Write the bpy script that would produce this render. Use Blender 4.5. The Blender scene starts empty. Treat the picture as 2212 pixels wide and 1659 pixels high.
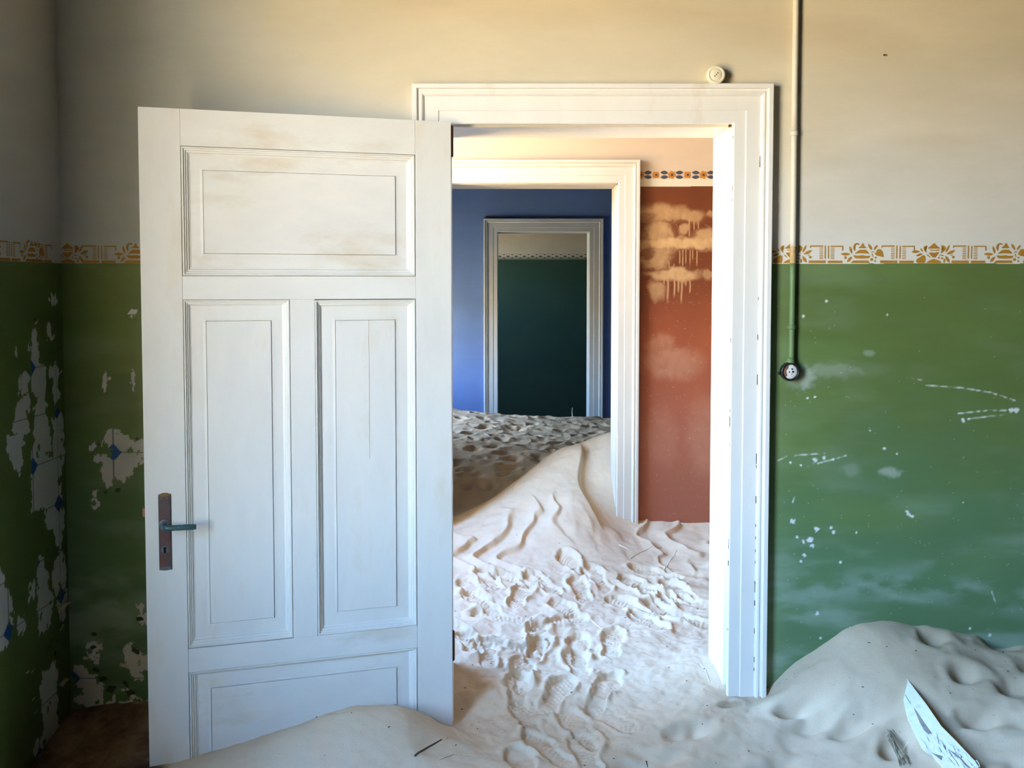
import bpy, bmesh, math, random
import numpy as np
from mathutils import Vector, Matrix

S = bpy.context.scene
COL = S.collection
random.seed(7)
RNG = np.random.default_rng(11)

# ------------------------------------------------------------------ camera
F, TH = 1938.0, math.radians(2.5)
PPX, PPY = 1106.0, 610 + F * math.tan(TH)
CAM = np.array([0, -3.0, 1.52])
cam_data = bpy.data.cameras.new('camera')
cam = bpy.data.objects.new('camera', cam_data); COL.objects.link(cam)
cam.location = CAM
cam.rotation_euler = (math.pi / 2 - TH, 0, 0)
cam_data.sensor_fit = 'HORIZONTAL'; cam_data.sensor_width = 36
cam_data.lens = 36 * F / 2212
cam_data.shift_y = -(829.5 - PPY) / 2212
cam_data.clip_start = 0.05
S.camera = cam

# ------------------------------------------------------------------ world: blue sky above, sunlit desert below the horizon
SKY_STRENGTH = 54.0
W = bpy.data.worlds.new('desert_sky'); S.world = W; W.use_nodes = True
wn, wl = W.node_tree.nodes, W.node_tree.links
wn.clear()
wo = wn.new('ShaderNodeOutputWorld'); wb = wn.new('ShaderNodeBackground')
tc = wn.new('ShaderNodeTexCoord'); sx = wn.new('ShaderNodeSeparateXYZ')
mr = wn.new('ShaderNodeMapRange'); mr.inputs[1].default_value = -1; mr.inputs[2].default_value = 1
cr = wn.new('ShaderNodeValToRGB')
cr.color_ramp.elements[0].position = 0.0; cr.color_ramp.elements[0].color = (.53, .375, .17, 1)
cr.color_ramp.elements[1].position = 1.0; cr.color_ramp.elements[1].color = (.15, .38, 1.0, 1)
for p, c in ((.485, (.60, .44, .23, 1)), (.515, (.84, .87, .82, 1)), (.60, (.44, .70, .98, 1)), (.75, (.22, .49, 1.0, 1))):
    e = cr.color_ramp.elements.new(p); e.color = c
wl.new(tc.outputs['Generated'], sx.inputs[0]); wl.new(sx.outputs['Z'], mr.inputs[0])
wl.new(mr.outputs[0], cr.inputs[0]); wl.new(cr.outputs[0], wb.inputs['Color'])
wb.inputs['Strength'].default_value = SKY_STRENGTH
wl.new(wb.outputs[0], wo.inputs['Surface'])

# windows in the left-hand outer walls: (y0, y1, z0, z1)
WIN1 = (-2.75, -1.60, .75, 2.85)
WIN2 = (.36, 1.40, .80, 3.20)
WIN3 = (4.6, 5.85, .50, 1.32)
WIN4 = (6.8, 7.25, 1.3, 2.1)
XL1, XL2, XL3, XL4 = -1.505, -1.3, -1.5, -1.6
OUT, OUT3 = .16, .60  # unseen blue-room wall made extra thick to block light from the ground

def portal(name, xl, w):
    l = bpy.data.lights.new(name, 'AREA'); l.shape = 'RECTANGLE'
    l.size = w[1] - w[0]; l.size_y = w[3] - w[2]
    l.cycles.is_portal = True
    o = bpy.data.objects.new(name, l); COL.objects.link(o)
    o.location = (xl - (OUT3 if w is WIN3 else OUT) - .01, (w[0] + w[1]) / 2, (w[2] + w[3]) / 2)
    o.rotation_euler = Matrix(((0, 0, -1), (1, 0, 0), (0, -1, 0))).to_euler()
    z = o.rotation_euler.to_matrix() @ Vector((0, 0, -1))
    return o
for nm, xl, w in (('window_portal', XL1, WIN1), ('window_portal', XL2, WIN2), ('window_portal', XL3, WIN3), ('window_portal', XL4, WIN4)):
    portal(nm, xl, w)

sun_data = bpy.data.lights.new('sun', 'SUN'); sun_data.energy = 560; sun_data.color = (1, .86, .66); sun_data.angle = math.radians(.55)
sun = bpy.data.objects.new('sun', sun_data); COL.objects.link(sun); sun.location = (-6, 1, 9)
sun.rotation_euler = Vector((-math.cos(math.radians(70)), .0, math.sin(math.radians(70)))).to_track_quat('Z', 'Y').to_euler()

vs = S.view_settings
vs.view_transform = 'Standard'; vs.look = 'None'; vs.gamma = 1; vs.use_curve_mapping = False
vs.exposure = -0.08
cy = S.cycles
cy.use_denoising = True
cy.max_bounces = 10; cy.diffuse_bounces = 8; cy.glossy_bounces = 3
cy.caustics_reflective = False; cy.caustics_refractive = False
cy.sample_clamp_indirect = 20

# ------------------------------------------------------------------ projection helpers (pixel of the 2212x1659 photo -> point in the room)
FW = np.array([0, math.cos(TH), -math.sin(TH)]); UP = np.array([0, math.sin(TH), math.cos(TH)]); RT = np.array([1., 0, 0])
def ray(px, py): return FW + RT * (px - PPX) / F - UP * (py - PPY) / F
def PY(px, py, Y):
    d = ray(px, py); return CAM + d * (Y - CAM[1]) / d[1]
def PX(px, py, X):
    d = ray(px, py); return CAM + d * (X - CAM[0]) / d[0]
def PZ(px, py, Z):
    d = ray(px, py); return CAM + d * (Z - CAM[2]) / d[2]
def PP(px, py, o, n):
    d = ray(px, py); return CAM + d * (np.dot(np.array(o) - CAM, n) / np.dot(d, n))

# ------------------------------------------------------------------ numpy noise
_LAT = RNG.random((256, 256))
def vnoise(x, y):
    xi = np.floor(x).astype(int); yi = np.floor(y).astype(int)
    fx = x - xi; fy = y - yi
    fx = fx * fx * (3 - 2 * fx); fy = fy * fy * (3 - 2 * fy)
    a = _LAT[xi % 256, yi % 256]; b = _LAT[(xi + 1) % 256, yi % 256]
    c = _LAT[xi % 256, (yi + 1) % 256]; d = _LAT[(xi + 1) % 256, (yi + 1) % 256]
    return (a * (1 - fx) + b * fx) * (1 - fy) + (c * (1 - fx) + d * fx) * fy
def fbm(x, y, o=4):
    v = 0; a = .5; t = 0
    for i in range(o):
        v = v + a * vnoise(x * 2 ** i + 17.3 * i, y * 2 ** i + 9.1 * i); t += a; a *= .5
    return v / t
def sstep(a, b, x):
    t = np.clip((x - a) / (b - a), 0, 1); return t * t * (3 - 2 * t)
def inpoly(x, y, P):
    P = np.asarray(P, float); r = np.zeros(x.shape, bool)
    m = (x > P[:, 0].min() - .02) & (x < P[:, 0].max() + .02) & (y > P[:, 1].min() - .02) & (y < P[:, 1].max() + .02)
    xx, yy = x[m], y[m]; q = np.zeros(xx.shape, bool)
    for i in range(len(P)):
        x0, y0 = P[i - 1]; x1, y1 = P[i]
        if y0 == y1: continue
        c = ((y0 > yy) != (y1 > yy)) & (xx < (x1 - x0) * (yy - y0) / (y1 - y0) + x0)
        q ^= c
    r[m] = q; return r
def segdist(x, y, a, b):
    ax, ay = a; bx, by = b; dx, dy = bx - ax, by - ay
    t = np.clip(((x - ax) * dx + (y - ay) * dy) / (dx * dx + dy * dy + 1e-12), 0, 1)
    return np.hypot(x - ax - t * dx, y - ay - t * dy)
def steps(*seg):
    """non-uniform axis: (start, end, step), ... """
    out = []
    for a, b, s in seg:
        n = max(1, int(round((b - a) / s))); out += list(np.linspace(a, b, n, endpoint=False))
    out.append(seg[-1][1]); return np.array(out)

# ------------------------------------------------------------------ materials
def mat(name, col, rough=.6, var=0., scale=8., stretch=(1, 1, 1), bump=0., bscale=60., attr=None, spec=.4, metal=0., tint=None, tint_scale=3., tint_lo=.5, tint_hi=.75, trans=0.):
    m = bpy.data.materials.new(name); m.use_nodes = True
    n, l = m.node_tree.nodes, m.node_tree.links
    b = n['Principled BSDF']
    b.inputs['Roughness'].default_value = rough; b.inputs['Metallic'].default_value = metal
    b.inputs['Specular IOR Level'].default_value = spec
    g = n.new('ShaderNodeNewGeometry')
    mp = n.new('ShaderNodeMapping'); mp.inputs['Scale'].default_value = stretch
    l.new(g.outputs['Position'], mp.inputs[0])
    if attr:
        a = n.new('ShaderNodeAttribute'); a.attribute_name = attr; c = a.outputs['Color']
        l.new(a.outputs['Alpha'], b.inputs['Roughness'])
    else:
        r = n.new('ShaderNodeRGB'); r.outputs[0].default_value = (*col, 1); c = r.outputs[0]
    if tint:
        t = n.new('ShaderNodeTexNoise'); t.inputs['Scale'].default_value = tint_scale; t.inputs['Detail'].default_value = 8; t.inputs['Roughness'].default_value = .65
        l.new(mp.outputs[0], t.inputs['Vector'])
        q = n.new('ShaderNodeMapRange'); q.inputs[1].default_value = tint_lo; q.inputs[2].default_value = tint_hi
        l.new(t.outputs['Fac'], q.inputs[0])
        x = n.new('ShaderNodeMix'); x.data_type = 'RGBA'
        l.new(q.outputs[0], x.inputs[0]); l.new(c, x.inputs[6]); x.inputs[7].default_value = (*tint, 1); c = x.outputs[2]
    if var:
        t = n.new('ShaderNodeTexNoise'); t.inputs['Scale'].default_value = scale; t.inputs['Detail'].default_value = 9; t.inputs['Roughness'].default_value = .7
        l.new(mp.outputs[0], t.inputs['Vector'])
        q = n.new('ShaderNodeMapRange'); q.inputs[1].default_value = .3; q.inputs[2].default_value = .7
        q.inputs[3].default_value = 1 - var; q.inputs[4].default_value = 1 + var * .4
        l.new(t.outputs['Fac'], q.inputs[0])
        x = n.new('ShaderNodeVectorMath'); x.operation = 'SCALE'
        l.new(c, x.inputs[0]); l.new(q.outputs[0], x.inputs['Scale']); c = x.outputs[0]
    l.new(c, b.inputs['Base Color'])
    if bump:
        t = n.new('ShaderNodeTexNoise'); t.inputs['Scale'].default_value = bscale; t.inputs['Detail'].default_value = 6
        l.new(mp.outputs[0], t.inputs['Vector'])
        u = n.new('ShaderNodeBump'); u.inputs['Strength'].default_value = bump; u.inputs['Distance'].default_value = .004
        l.new(t.outputs['Fac'], u.inputs['Height']); l.new(u.outputs[0], b.inputs['Normal'])
    return m

CREAM = (.67, .60, .44); GREEN = (.118, .172, .048)
M = {}
M['paint'] = mat('wall_distemper', (1, 1, 1), attr='Col', var=.10, scale=2.2, stretch=(.6, .6, 2.2), bump=.10, bscale=70, spec=.35)
M['plaster'] = mat('bare_plaster', CREAM, .85, .12, 3, bump=.15)
M['plasterout'] = mat('outer_render', (.55, .47, .36), .9, .1, 3)
M['ceil'] = mat('ceiling_boards', (.05, .05, .05), .8, .12, 4)  # unseen ceiling, kept dark so it bounces little light
M['floor'] = mat('floor_boards', (.055, .055, .055), .8, .3, 6)  # unseen stretch of floor darkened to cut the light it throws back
M['white'] = mat('door_white_paint', (.80, .78, .72), .42, .07, 9, (1, 1, .35), bump=.07, bscale=40, tint=(.62, .50, .33), tint_scale=4.5, tint_lo=.56, tint_hi=.85)
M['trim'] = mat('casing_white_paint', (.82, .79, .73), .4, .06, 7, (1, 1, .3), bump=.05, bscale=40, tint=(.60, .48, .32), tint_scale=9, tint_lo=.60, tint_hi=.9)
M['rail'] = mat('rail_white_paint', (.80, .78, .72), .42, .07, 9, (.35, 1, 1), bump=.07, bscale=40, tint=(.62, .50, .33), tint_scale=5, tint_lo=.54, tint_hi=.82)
M['trim2'] = mat('dusty_casing_paint', (.60, .55, .47), .5, .08, 7, (1, 1, .3), bump=.05, bscale=40, tint=(.50, .40, .28), tint_scale=9, tint_lo=.58, tint_hi=.85)  # even dusty cream coat, darker than the first frame's
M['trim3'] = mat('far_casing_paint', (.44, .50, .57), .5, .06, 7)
M['ochre'] = mat('stencil_ochre', (.46, .22, .025), .7, .22, 14)
M['flower'] = mat('stencil_orange', (.50, .19, .02), .7, .2, 20)
M['leafblue'] = mat('stencil_slate', (.055, .055, .085), .7, .2, 20)
M['stencilwhite'] = mat('stencil_pale', (.55, .57, .58), .8)
M['stencilgreen'] = mat('stencil_dark_green', (.03, .07, .07), .8)
M['sand'] = mat('desert_sand', (.52, .44, .335), .95, .12, 260, attr='Col', bump=.22, bscale=420, spec=.1, tint=(.52, .395, .265), tint_scale=2.4, tint_lo=.45, tint_hi=.8)
M['metal'] = mat('tarnished_plate', (.105, .075, .075), .45, .35, 30, spec=.5, metal=.35, tint=(.19, .05, .035), tint_scale=14, tint_lo=.5, tint_hi=.6)
M['brassedge'] = mat('worn_brass', (.24, .13, .05), .45, .2, 40, metal=.5)
M['rosette'] = mat('plate_pewter', (.14, .15, .16), .45, .25, 60, metal=.4)
M['verdigris'] = mat('verdigris_lever', (.028, .085, .085), .4, .35, 40, spec=.5, tint=(.08, .33, .32), tint_scale=35, tint_lo=.56, tint_hi=.66)
M['black'] = mat('keyhole_black', (.004, .004, .004), .9)
M['pink'] = mat('bolt_copper', (.32, .13, .08), .5, metal=.2)
M['rust'] = mat('hinge_rust', (.10, .035, .015), .7, .3, 60)
M['ceramic'] = mat('cream_porcelain', (.82, .74, .56), .3, .05, 20, spec=.5)
M['bakelite'] = mat('black_bakelite', (.012, .011, .011), .35, .2, 50, spec=.5)
M['porcelain'] = mat('broken_porcelain', (.80, .76, .70), .3, .1, 60, spec=.5)
M['brownclay'] = mat('broken_socket_clay', (.22, .11, .06), .7, .3, 90)
M['straw'] = mat('dry_straw', (.66, .56, .36), .7, .15, 90)
M['paleStraw'] = mat('bleached_straw', (.82, .79, .70), .7, .1, 90)
M['twig'] = mat('dark_twig', (.075, .042, .026), .8, .4, 120)
M['debris'] = mat('dark_debris', (.07, .055, .045), .9, .4, 200)
M['boardpaint'] = mat('board_white_paint', (.80, .80, .78), .55, .12, 30, bump=.2, bscale=60, tint=(.5, .47, .42), tint_scale=14, tint_lo=.58, tint_hi=.72)
M['boardwood'] = mat('board_grey_wood', (.30, .27, .23), .8, .3, 60, bump=.3, bscale=120)
M['flake'] = mat('flake_back', (.66, .60, .40), .8, .1, 50)

# ------------------------------------------------------------------ object helpers
def link(name, me, m=None, parent=None, smooth=False):
    o = bpy.data.objects.new(name, me); COL.objects.link(o)
    if m is not None and not me.materials: me.materials.append(m)
    if parent is not None: o.parent = parent
    if smooth:
        me.polygons.foreach_set('use_smooth', np.ones(len(me.polygons), bool))
    return o
def obj(name, bm, m=None, parent=None, smooth=False):
    bmesh.ops.recalc_face_normals(bm, faces=bm.faces[:])
    me = bpy.data.meshes.new(name); bm.to_mesh(me); bm.free()
    return link(name, me, m, parent, smooth)
def tag(o, label=None, cat=None, group=None, kind=None):
    if label: o['label'] = label
    if cat: o['category'] = cat
    if group: o['group'] = group
    if kind: o['kind'] = kind
    return o
def empty(name, loc=(0, 0, 0), rz=0):
    o = bpy.data.objects.new(name, None); COL.objects.link(o); o.location = loc; o.rotation_euler.z = rz
    o.empty_display_size = .1; return o
def box(bm, a, b, bev=0):
    r = bmesh.ops.create_cube(bm, size=1)
    a, b = Vector(a), Vector(b)
    for v in r['verts']:
        v.co = Vector([(a[i] + b[i]) / 2 + v.co[i] * (b[i] - a[i]) for i in range(3)])
    if bev:
        es = list({e for v in r['verts'] for e in v.link_edges})
        bmesh.ops.bevel(bm, geom=es, offset=bev, segments=2, affect='EDGES', profile=.6)
    return bm
def lathe(bm, prof, n=32, mtx=Matrix(), cap=True):
    """prof: (radius, height) along +Z of mtx"""
    rings = []
    for r, h in prof:
        rings.append([bm.verts.new(mtx @ Vector((r * math.cos(2 * math.pi * i / n), r * math.sin(2 * math.pi * i / n), h))) for i in range(n)])
    for A, B in zip(rings, rings[1:]):
        for i in range(n): bm.faces.new((A[i], A[(i + 1) % n], B[(i + 1) % n], B[i]))
    if cap:
        bm.faces.new(rings[0][::-1]); bm.faces.new(rings[-1])
    return bm
def tube(bm, pts, rad, n=8, squash=1.):
    pts = [Vector(p) for p in pts]; rings = []
    for i, p in enumerate(pts):
        t = (pts[min(i + 1, len(pts) - 1)] - pts[max(i - 1, 0)]).normalized()
        u = t.cross(Vector((0, 0, 1)) if abs(t.z) < .9 else Vector((1, 0, 0))).normalized(); v = t.cross(u)
        r = rad[i] if hasattr(rad, '__len__') else rad
        rings.append([bm.verts.new(p + u * r * math.cos(2 * math.pi * k / n) + v * r * squash * math.sin(2 * math.pi * k / n)) for k in range(n)])
    for A, B in zip(rings, rings[1:]):
        for k in range(n): bm.faces.new((A[k], A[(k + 1) % n], B[(k + 1) % n], B[k]))
    bm.faces.new(rings[0][::-1]); bm.faces.new(rings[-1]); return bm
def grid_mesh(name, U, V, fpos, fcol=None, drop=None):
    """dense quad grid; fpos(u,v)->(x,y,z) arrays; fcol(u,v)->(n,4)"""
    u, v = np.meshgrid(U, V, indexing='ij'); nu, nv = u.shape
    x, y, z = fpos(u.ravel(), v.ravel())
    me = bpy.data.meshes.new(name)
    me.vertices.add(nu * nv); me.vertices.foreach_set('co', np.stack([x, y, z], 1).astype(np.float32).ravel())
    i, j = np.meshgrid(np.arange(nu - 1), np.arange(nv - 1), indexing='ij')
    if drop is not None:
        k = ~drop((U[:-1] + U[1:])[i] / 2, (V[:-1] + V[1:])[j] / 2); i, j = i[k], j[k]
    i = i.ravel(); j = j.ravel()
    q = np.stack([i * nv + j, (i + 1) * nv + j, (i + 1) * nv + j + 1, i * nv + j + 1], 1)
    me.loops.add(q.size); me.loops.foreach_set('vertex_index', q.astype(np.int32).ravel())
    me.polygons.add(len(q)); me.polygons.foreach_set('loop_start', np.arange(0, q.size, 4, dtype=np.int32))
    me.polygons.foreach_set('loop_total', np.full(len(q), 4, np.int32))
    me.update(calc_edges=True)
    if fcol is not None:
        c = fcol(u.ravel(), v.ravel()).astype(np.float32)
        a = me.color_attributes.new('Col', 'FLOAT_COLOR', 'POINT'); a.data.foreach_set('color', c.ravel())
    me.validate(); return me

# ------------------------------------------------------------------ walls (solid, with real openings)
def wall(name, axis, d0, d1, u0, u1, z0, z1, holes, m, front=None):
    """axis 'y': slab between y=d0..d1 spanning x=u0..u1; axis 'x': slab between x=d0..d1 spanning y. holes (u0,u1,z0,z1)"""
    us = sorted({u0, u1, *[h[0] for h in holes], *[h[1] for h in holes]}); zs = sorted({z0, z1, *[max(z0, h[2]) for h in holes], *[h[3] for h in holes]})
    solid = lambda i, j: 0 <= i < len(us) - 1 and 0 <= j < len(zs) - 1 and not any(h[0] < (us[i] + us[i + 1]) / 2 < h[1] and h[2] < (zs[j] + zs[j + 1]) / 2 < h[3] for h in holes)
    bm = bmesh.new()
    P = (lambda u, d, z: (u, d, z)) if axis == 'y' else (lambda u, d, z: (d, u, z))
    vc = {}
    def V(u, d, z):
        k = (round(u, 5), round(d, 5), round(z, 5))
        if k not in vc: vc[k] = bm.verts.new(P(u, d, z))
        return vc[k]
    def Q(*p): bm.faces.new([V(*q) for q in p])
    for i in range(len(us) - 1):
        for j in range(len(zs) - 1):
            if not solid(i, j): continue
            a, b, c, e = us[i], us[i + 1], zs[j], zs[j + 1]
            for d in (d0, d1): Q((a, d, c), (b, d, c), (b, d, e), (a, d, e))
            if not solid(i - 1, j): Q((a, d0, c), (a, d1, c), (a, d1, e), (a, d0, e))
            if not solid(i + 1, j): Q((b, d0, c), (b, d1, c), (b, d1, e), (b, d0, e))
            if not solid(i, j - 1): Q((a, d0, c), (a, d1, c), (b, d1, c), (b, d0, c))
            if not solid(i, j + 1): Q((a, d0, e), (a, d1, e), (b, d1, e), (b, d0, e))
    return tag(obj(name, bm, m), kind='structure')

FLZ, CEIL = -.17, 3.3
# door openings (x0, x1, ztop)
D1 = (-.199, .730, 2.043); D2 = (-.36, .563, 2.046); D3 = (-.145, .785, 2.031)
Y1, Y2, Y3, Y4 = (0, .27), (1.8, 2.08), (6.15, 6.42), (7.9, 8.1)
XR, XRF, YF = 2.9, 7.5, -11.0
wall_back = wall('wall_back', 'y', *Y1, -1.9, XRF, FLZ, CEIL, [(D1[0] - .049, D1[1] + .026, FLZ - 1, D1[2] + .026)], M['plaster'])
wall_left = wall('wall_left', 'x', XL1 - OUT, XL1, YF, .0, FLZ, CEIL, [WIN1], M['plaster'])
wall_right = wall('wall_right', 'x', XRF, XRF + .25, YF, .27, FLZ, CEIL, [], M['plaster'])
wall_inner = wall('wall_inner_right', 'x', XR, XR + .25, .27, 9.2, FLZ, CEIL, [], M['plaster'])
wall_front = wall('wall_front', 'y', YF - .25, YF, -1.9, XRF + .25, FLZ, CEIL, [], mat('bounce_damping_green', (.06, .075, .05), .8, .12, 3))  # unseen wall, set far off and darkened to cut bounced light
wall_left2 = wall('wall_red_room_left', 'x', XL2 - OUT, XL2, Y1[1], Y2[0], FLZ, CEIL, [WIN2], M['plaster'])
wall_mid = wall('wall_red_room_back', 'y', *Y2, -1.9, XR, FLZ, CEIL, [(D2[0] - .026, D2[1] + .026, FLZ - 1, D2[2] + .026)], M['plaster'])
wall_left3 = wall('wall_blue_room_left', 'x', XL3 - OUT3, XL3, Y2[1], Y3[0], FLZ, CEIL, [WIN3], M['plaster'])
wall_blue = wall('wall_blue_room_back', 'y', *Y3, -1.9, XR, FLZ, CEIL, [(D3[0] - .026, D3[1] + .026, FLZ - 1, D3[2] + .026)], M['plaster'])
wall_left4 = wall('wall_far_room_left', 'x', XL4 - OUT, XL4, Y3[1], Y4[0], FLZ, CEIL, [WIN4], M['plaster'])
wall_far = wall('wall_far_room_back', 'y', *Y4, -1.9, XR + .25, FLZ, CEIL, [], M['plaster'])
bm = bmesh.new(); box(bm, (-2.3, YF - .3, FLZ - .12), (XRF + .3, 9.25, FLZ)); tag(obj('floor', bm, M['floor']), kind='structure')
bm = bmesh.new(); box(bm, (-2.3, YF - .3, CEIL), (XRF + .3, 9.25, CEIL + .15)); tag(obj('ceiling', bm, M['ceil']), kind='structure')

# ------------------------------------------------------------------ painted coats of the walls (their own thin layer)
DADO = 1.583
DADO4 = float(PY(1075, 558, Y4[0])[2])
C1s, C2s = .3736, .367
def c1(*p): return [(x * C1s, 480 + y * C1s) for x, y in p]
def c2(*p): return [(x * C2s, 1050 + y * C2s) for x, y in p]
PEEL_BACK = [c1((600,860),(625,880),(630,930),(605,950),(590,975),(583,960),(590,900)), c1((763,855),(772,860),(775,930),(778,970),(768,975),(760,920)),
 c1((770,515),(785,520),(793,552),(760,555),(742,545),(760,530)), c1((520,1280),(565,1270),(560,1300),(525,1318),(512,1300)),
 c1((600,1260),(625,1225),(670,1205),(720,1240),(760,1255),(840,1240),(860,1390),(790,1400),(780,1450),(740,1490),(690,1500),(655,1460),(650,1510),(625,1535),(610,1500),(590,1450),(555,1400),(560,1345),(600,1340),(640,1310),(600,1290)),
 c2((555,60),(580,30),(592,130),(565,160),(555,140)), c2((800,690),(830,680),(850,710),(830,745),(815,720)), c2((805,790),(830,740),(870,760),(880,820),(820,810)),
 c2((515,930),(560,920),(600,930),(590,960),(570,985),(575,1030),(545,1010),(520,985)),
 c2((425,1080),(450,1045),(480,1050),(500,1090),(555,1110),(560,1170),(620,1165),(600,1280),(585,1310),(590,1380),(545,1370),(500,1400),(490,1390),(505,1330),(485,1280),(440,1260),(440,1215),(490,1205),(440,1150)),
 c2((590,1320),(640,1250),(690,1215),(680,1270),(630,1345),(610,1355)),
 c2((725,960),(765,930),(800,970),(890,1000),(890,1090),(820,1090),(840,1140),(790,1145),(760,1100),(740,1060),(735,1020)),
 c2((725,1180),(750,1175),(800,1240),(880,1270),(880,1295),(800,1280),(770,1300),(710,1280),(715,1265),(760,1260),(780,1250)), c2((825,1305),(880,1300),(870,1330),(825,1335))]
PEEL_LEFT = [c1((190,610),(205,600),(210,680),(230,760),(225,820),(260,850),(265,930),(258,1000),(265,1100),(285,1200),(295,1260),(290,1320),(250,1360),(300,1345),(310,1200),(300,1130),(330,1080),(355,1110),(365,1180),(360,1250),(370,1300),(365,1400),(350,1480),(355,1560),(340,1659),(180,1659),(185,1560),(175,1450),(172,1350),(190,1250),(190,1120),(210,1020),(180,990),(180,870),(170,760),(172,680)),
 c1((130,880),(165,870),(170,930),(160,990),(130,1000),(118,950)), c1((100,900),(118,890),(118,960),(105,995),(95,950)),
 c1((100,1030),(160,1000),(170,1080),(150,1110),(175,1180),(165,1230),(135,1260),(120,1350),(130,1400),(115,1450),(80,1420),(55,1380),(35,1300),(40,1240),(80,1240),(70,1150),(85,1100)),
 c1((85,735),(100,730),(108,760),(92,765)), c1((275,560),(290,570),(300,640),(318,680),(300,705),(280,680),(262,600)), c1((285,420),(320,410),(328,470),(300,490),(285,460)),
 c1((285,830),(325,820),(340,880),(335,950),(335,1040),(318,1065),(300,1000),(305,930),(285,890)),
 c2((180,0),(350,0),(370,130),(375,200),(360,330),(350,385),(330,370),(320,290),(280,240),(250,200),(270,150),(220,120),(180,140)),
 c2((-40,470),(20,520),(25,600),(60,640),(70,720),(75,820),(60,930),(-40,1010)), c2((100,790),(130,760),(148,820),(130,880),(105,870)),
 c2((225,420),(250,405),(262,440),(280,520),(275,600),(300,630),(320,660),(300,730),(290,830),(230,880),(220,760),(218,620),(220,520)),
 c2((320,450),(345,390),(375,410),(383,480),(380,620),(395,620),(395,660),(385,720),(375,800),(355,810),(340,700),(320,600),(300,540)),
 c2((165,600),(195,550),(205,600),(200,650),(165,690)),
 c2((250,1100),(300,1050),(335,1060),(345,1160),(330,1300),(345,1420),(300,1540),(230,1620),(190,1580),(200,1510),(250,1470),(245,1300),(235,1200))]
PB = [[PY(*q, 0)[[0, 2]] for q in p] for p in PEEL_BACK]
PL = [[PX(*q, XL1)[[1, 2]] for q in p] for p in PEEL_LEFT]
TILE = .155
T0B = PY(245, 977, 0)[[0, 2]]; T0L = PX(70, 1008, XL1)[[1, 2]]

def mix(a, b, t): return a * (1 - t[:, None]) + np.array(b) * t[:, None]
def peel(c, u, v, polys, t0, seed):
    w1 = (fbm(u * 55 + seed, v * 40, 4) - .5) * .042; w2 = (fbm(u * 55 + seed + 50, v * 40 + 9, 4) - .5) * .05
    m = np.zeros(u.shape, bool)
    for p in polys: m |= inpoly(u + w1, v + w2, p)
    spots = (fbm(u * 34 + 3 + seed, v * 22, 4) > .74) & (v < 1.15) & m
    m &= ~spots
    pl = np.tile(np.array([.64, .645, .63, .8]), (len(u), 1)) * (.88 + .2 * fbm(u * 12, v * 9, 3))[:, None]
    du = np.abs((u - t0[0] + TILE * 50.5) % TILE - TILE / 2); dv = np.abs((v - t0[1] + TILE * 50.5) % TILE - TILE / 2)
    iu = np.round((u - t0[0]) / TILE).astype(int); iv = np.round((v - t0[1]) / TILE).astype(int)
    dia = (du + dv < .030) & ((iu + iv) % 2 == 0)
    pl[(du < .0016) | (dv < .0016)] = (.2, .21, .22, .8)
    pl[dia] = (.03, .10, .30, .7)
    c[m] = pl[m]; return m
def splat(c, u, v, px, py, r, col, plane, a=.9):
    q = PY(px, py, 0)[[0, 2]] if plane == 'b' else PX(px, py, XL1)[[1, 2]]
    d = np.hypot(u - q[0], v - q[1]) + (vnoise(u * 160, v * 160) - .5) * r * .9
    c[:] = mix(c, col, a * (1 - sstep(r * .55, r * 1.05, d)))

SCRATCH = [[(2000, 832), (2080, 838), (2140, 848), (2192, 865)], [(2070, 893), (2130, 887), (2195, 886)], [(1960, 816), (1998, 822)], [(1765, 1001), (1800, 992), (1827, 984)],
           [(1680, 995), (1700, 985), (1780, 979)], [(2090, 905), (2170, 895)], [(2142, 1278), (2150, 1302)], [(1712, 1085), (1716, 1074)]]
SPECK = [(2195, 886, 9), (2184, 885, 7), (2080, 908, 6), (2092, 905, 4), (1761, 993, 7), (1780, 988, 5), (1800, 992, 5), (1712, 1126, 8), (1764, 1143, 8), (1750, 1165, 9), (1755, 1178, 7), (1735, 1170, 5),
         (1722, 1160, 4), (1800, 1150, 5), (1795, 1140, 4), (1738, 1200, 6), (1730, 1212, 4), (1815, 1215, 5), (1962, 1110, 6), (1970, 1115, 5), (1958, 1104, 4), (1910, 969, 5), (1730, 1005, 4), (1707, 998, 4),
         (1745, 860, 4), (1760, 858, 4), (1879, 930, 3), (1937, 980, 3), (1850, 1150, 3), (2080, 1085, 3), (1765, 1325, 5), (1772, 1378, 4), (1836, 1356, 4), (2095, 1357, 5), (2138, 1371, 5), (1916, 680, 3), (1785, 650, 4), (1735, 683, 4)]
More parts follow.
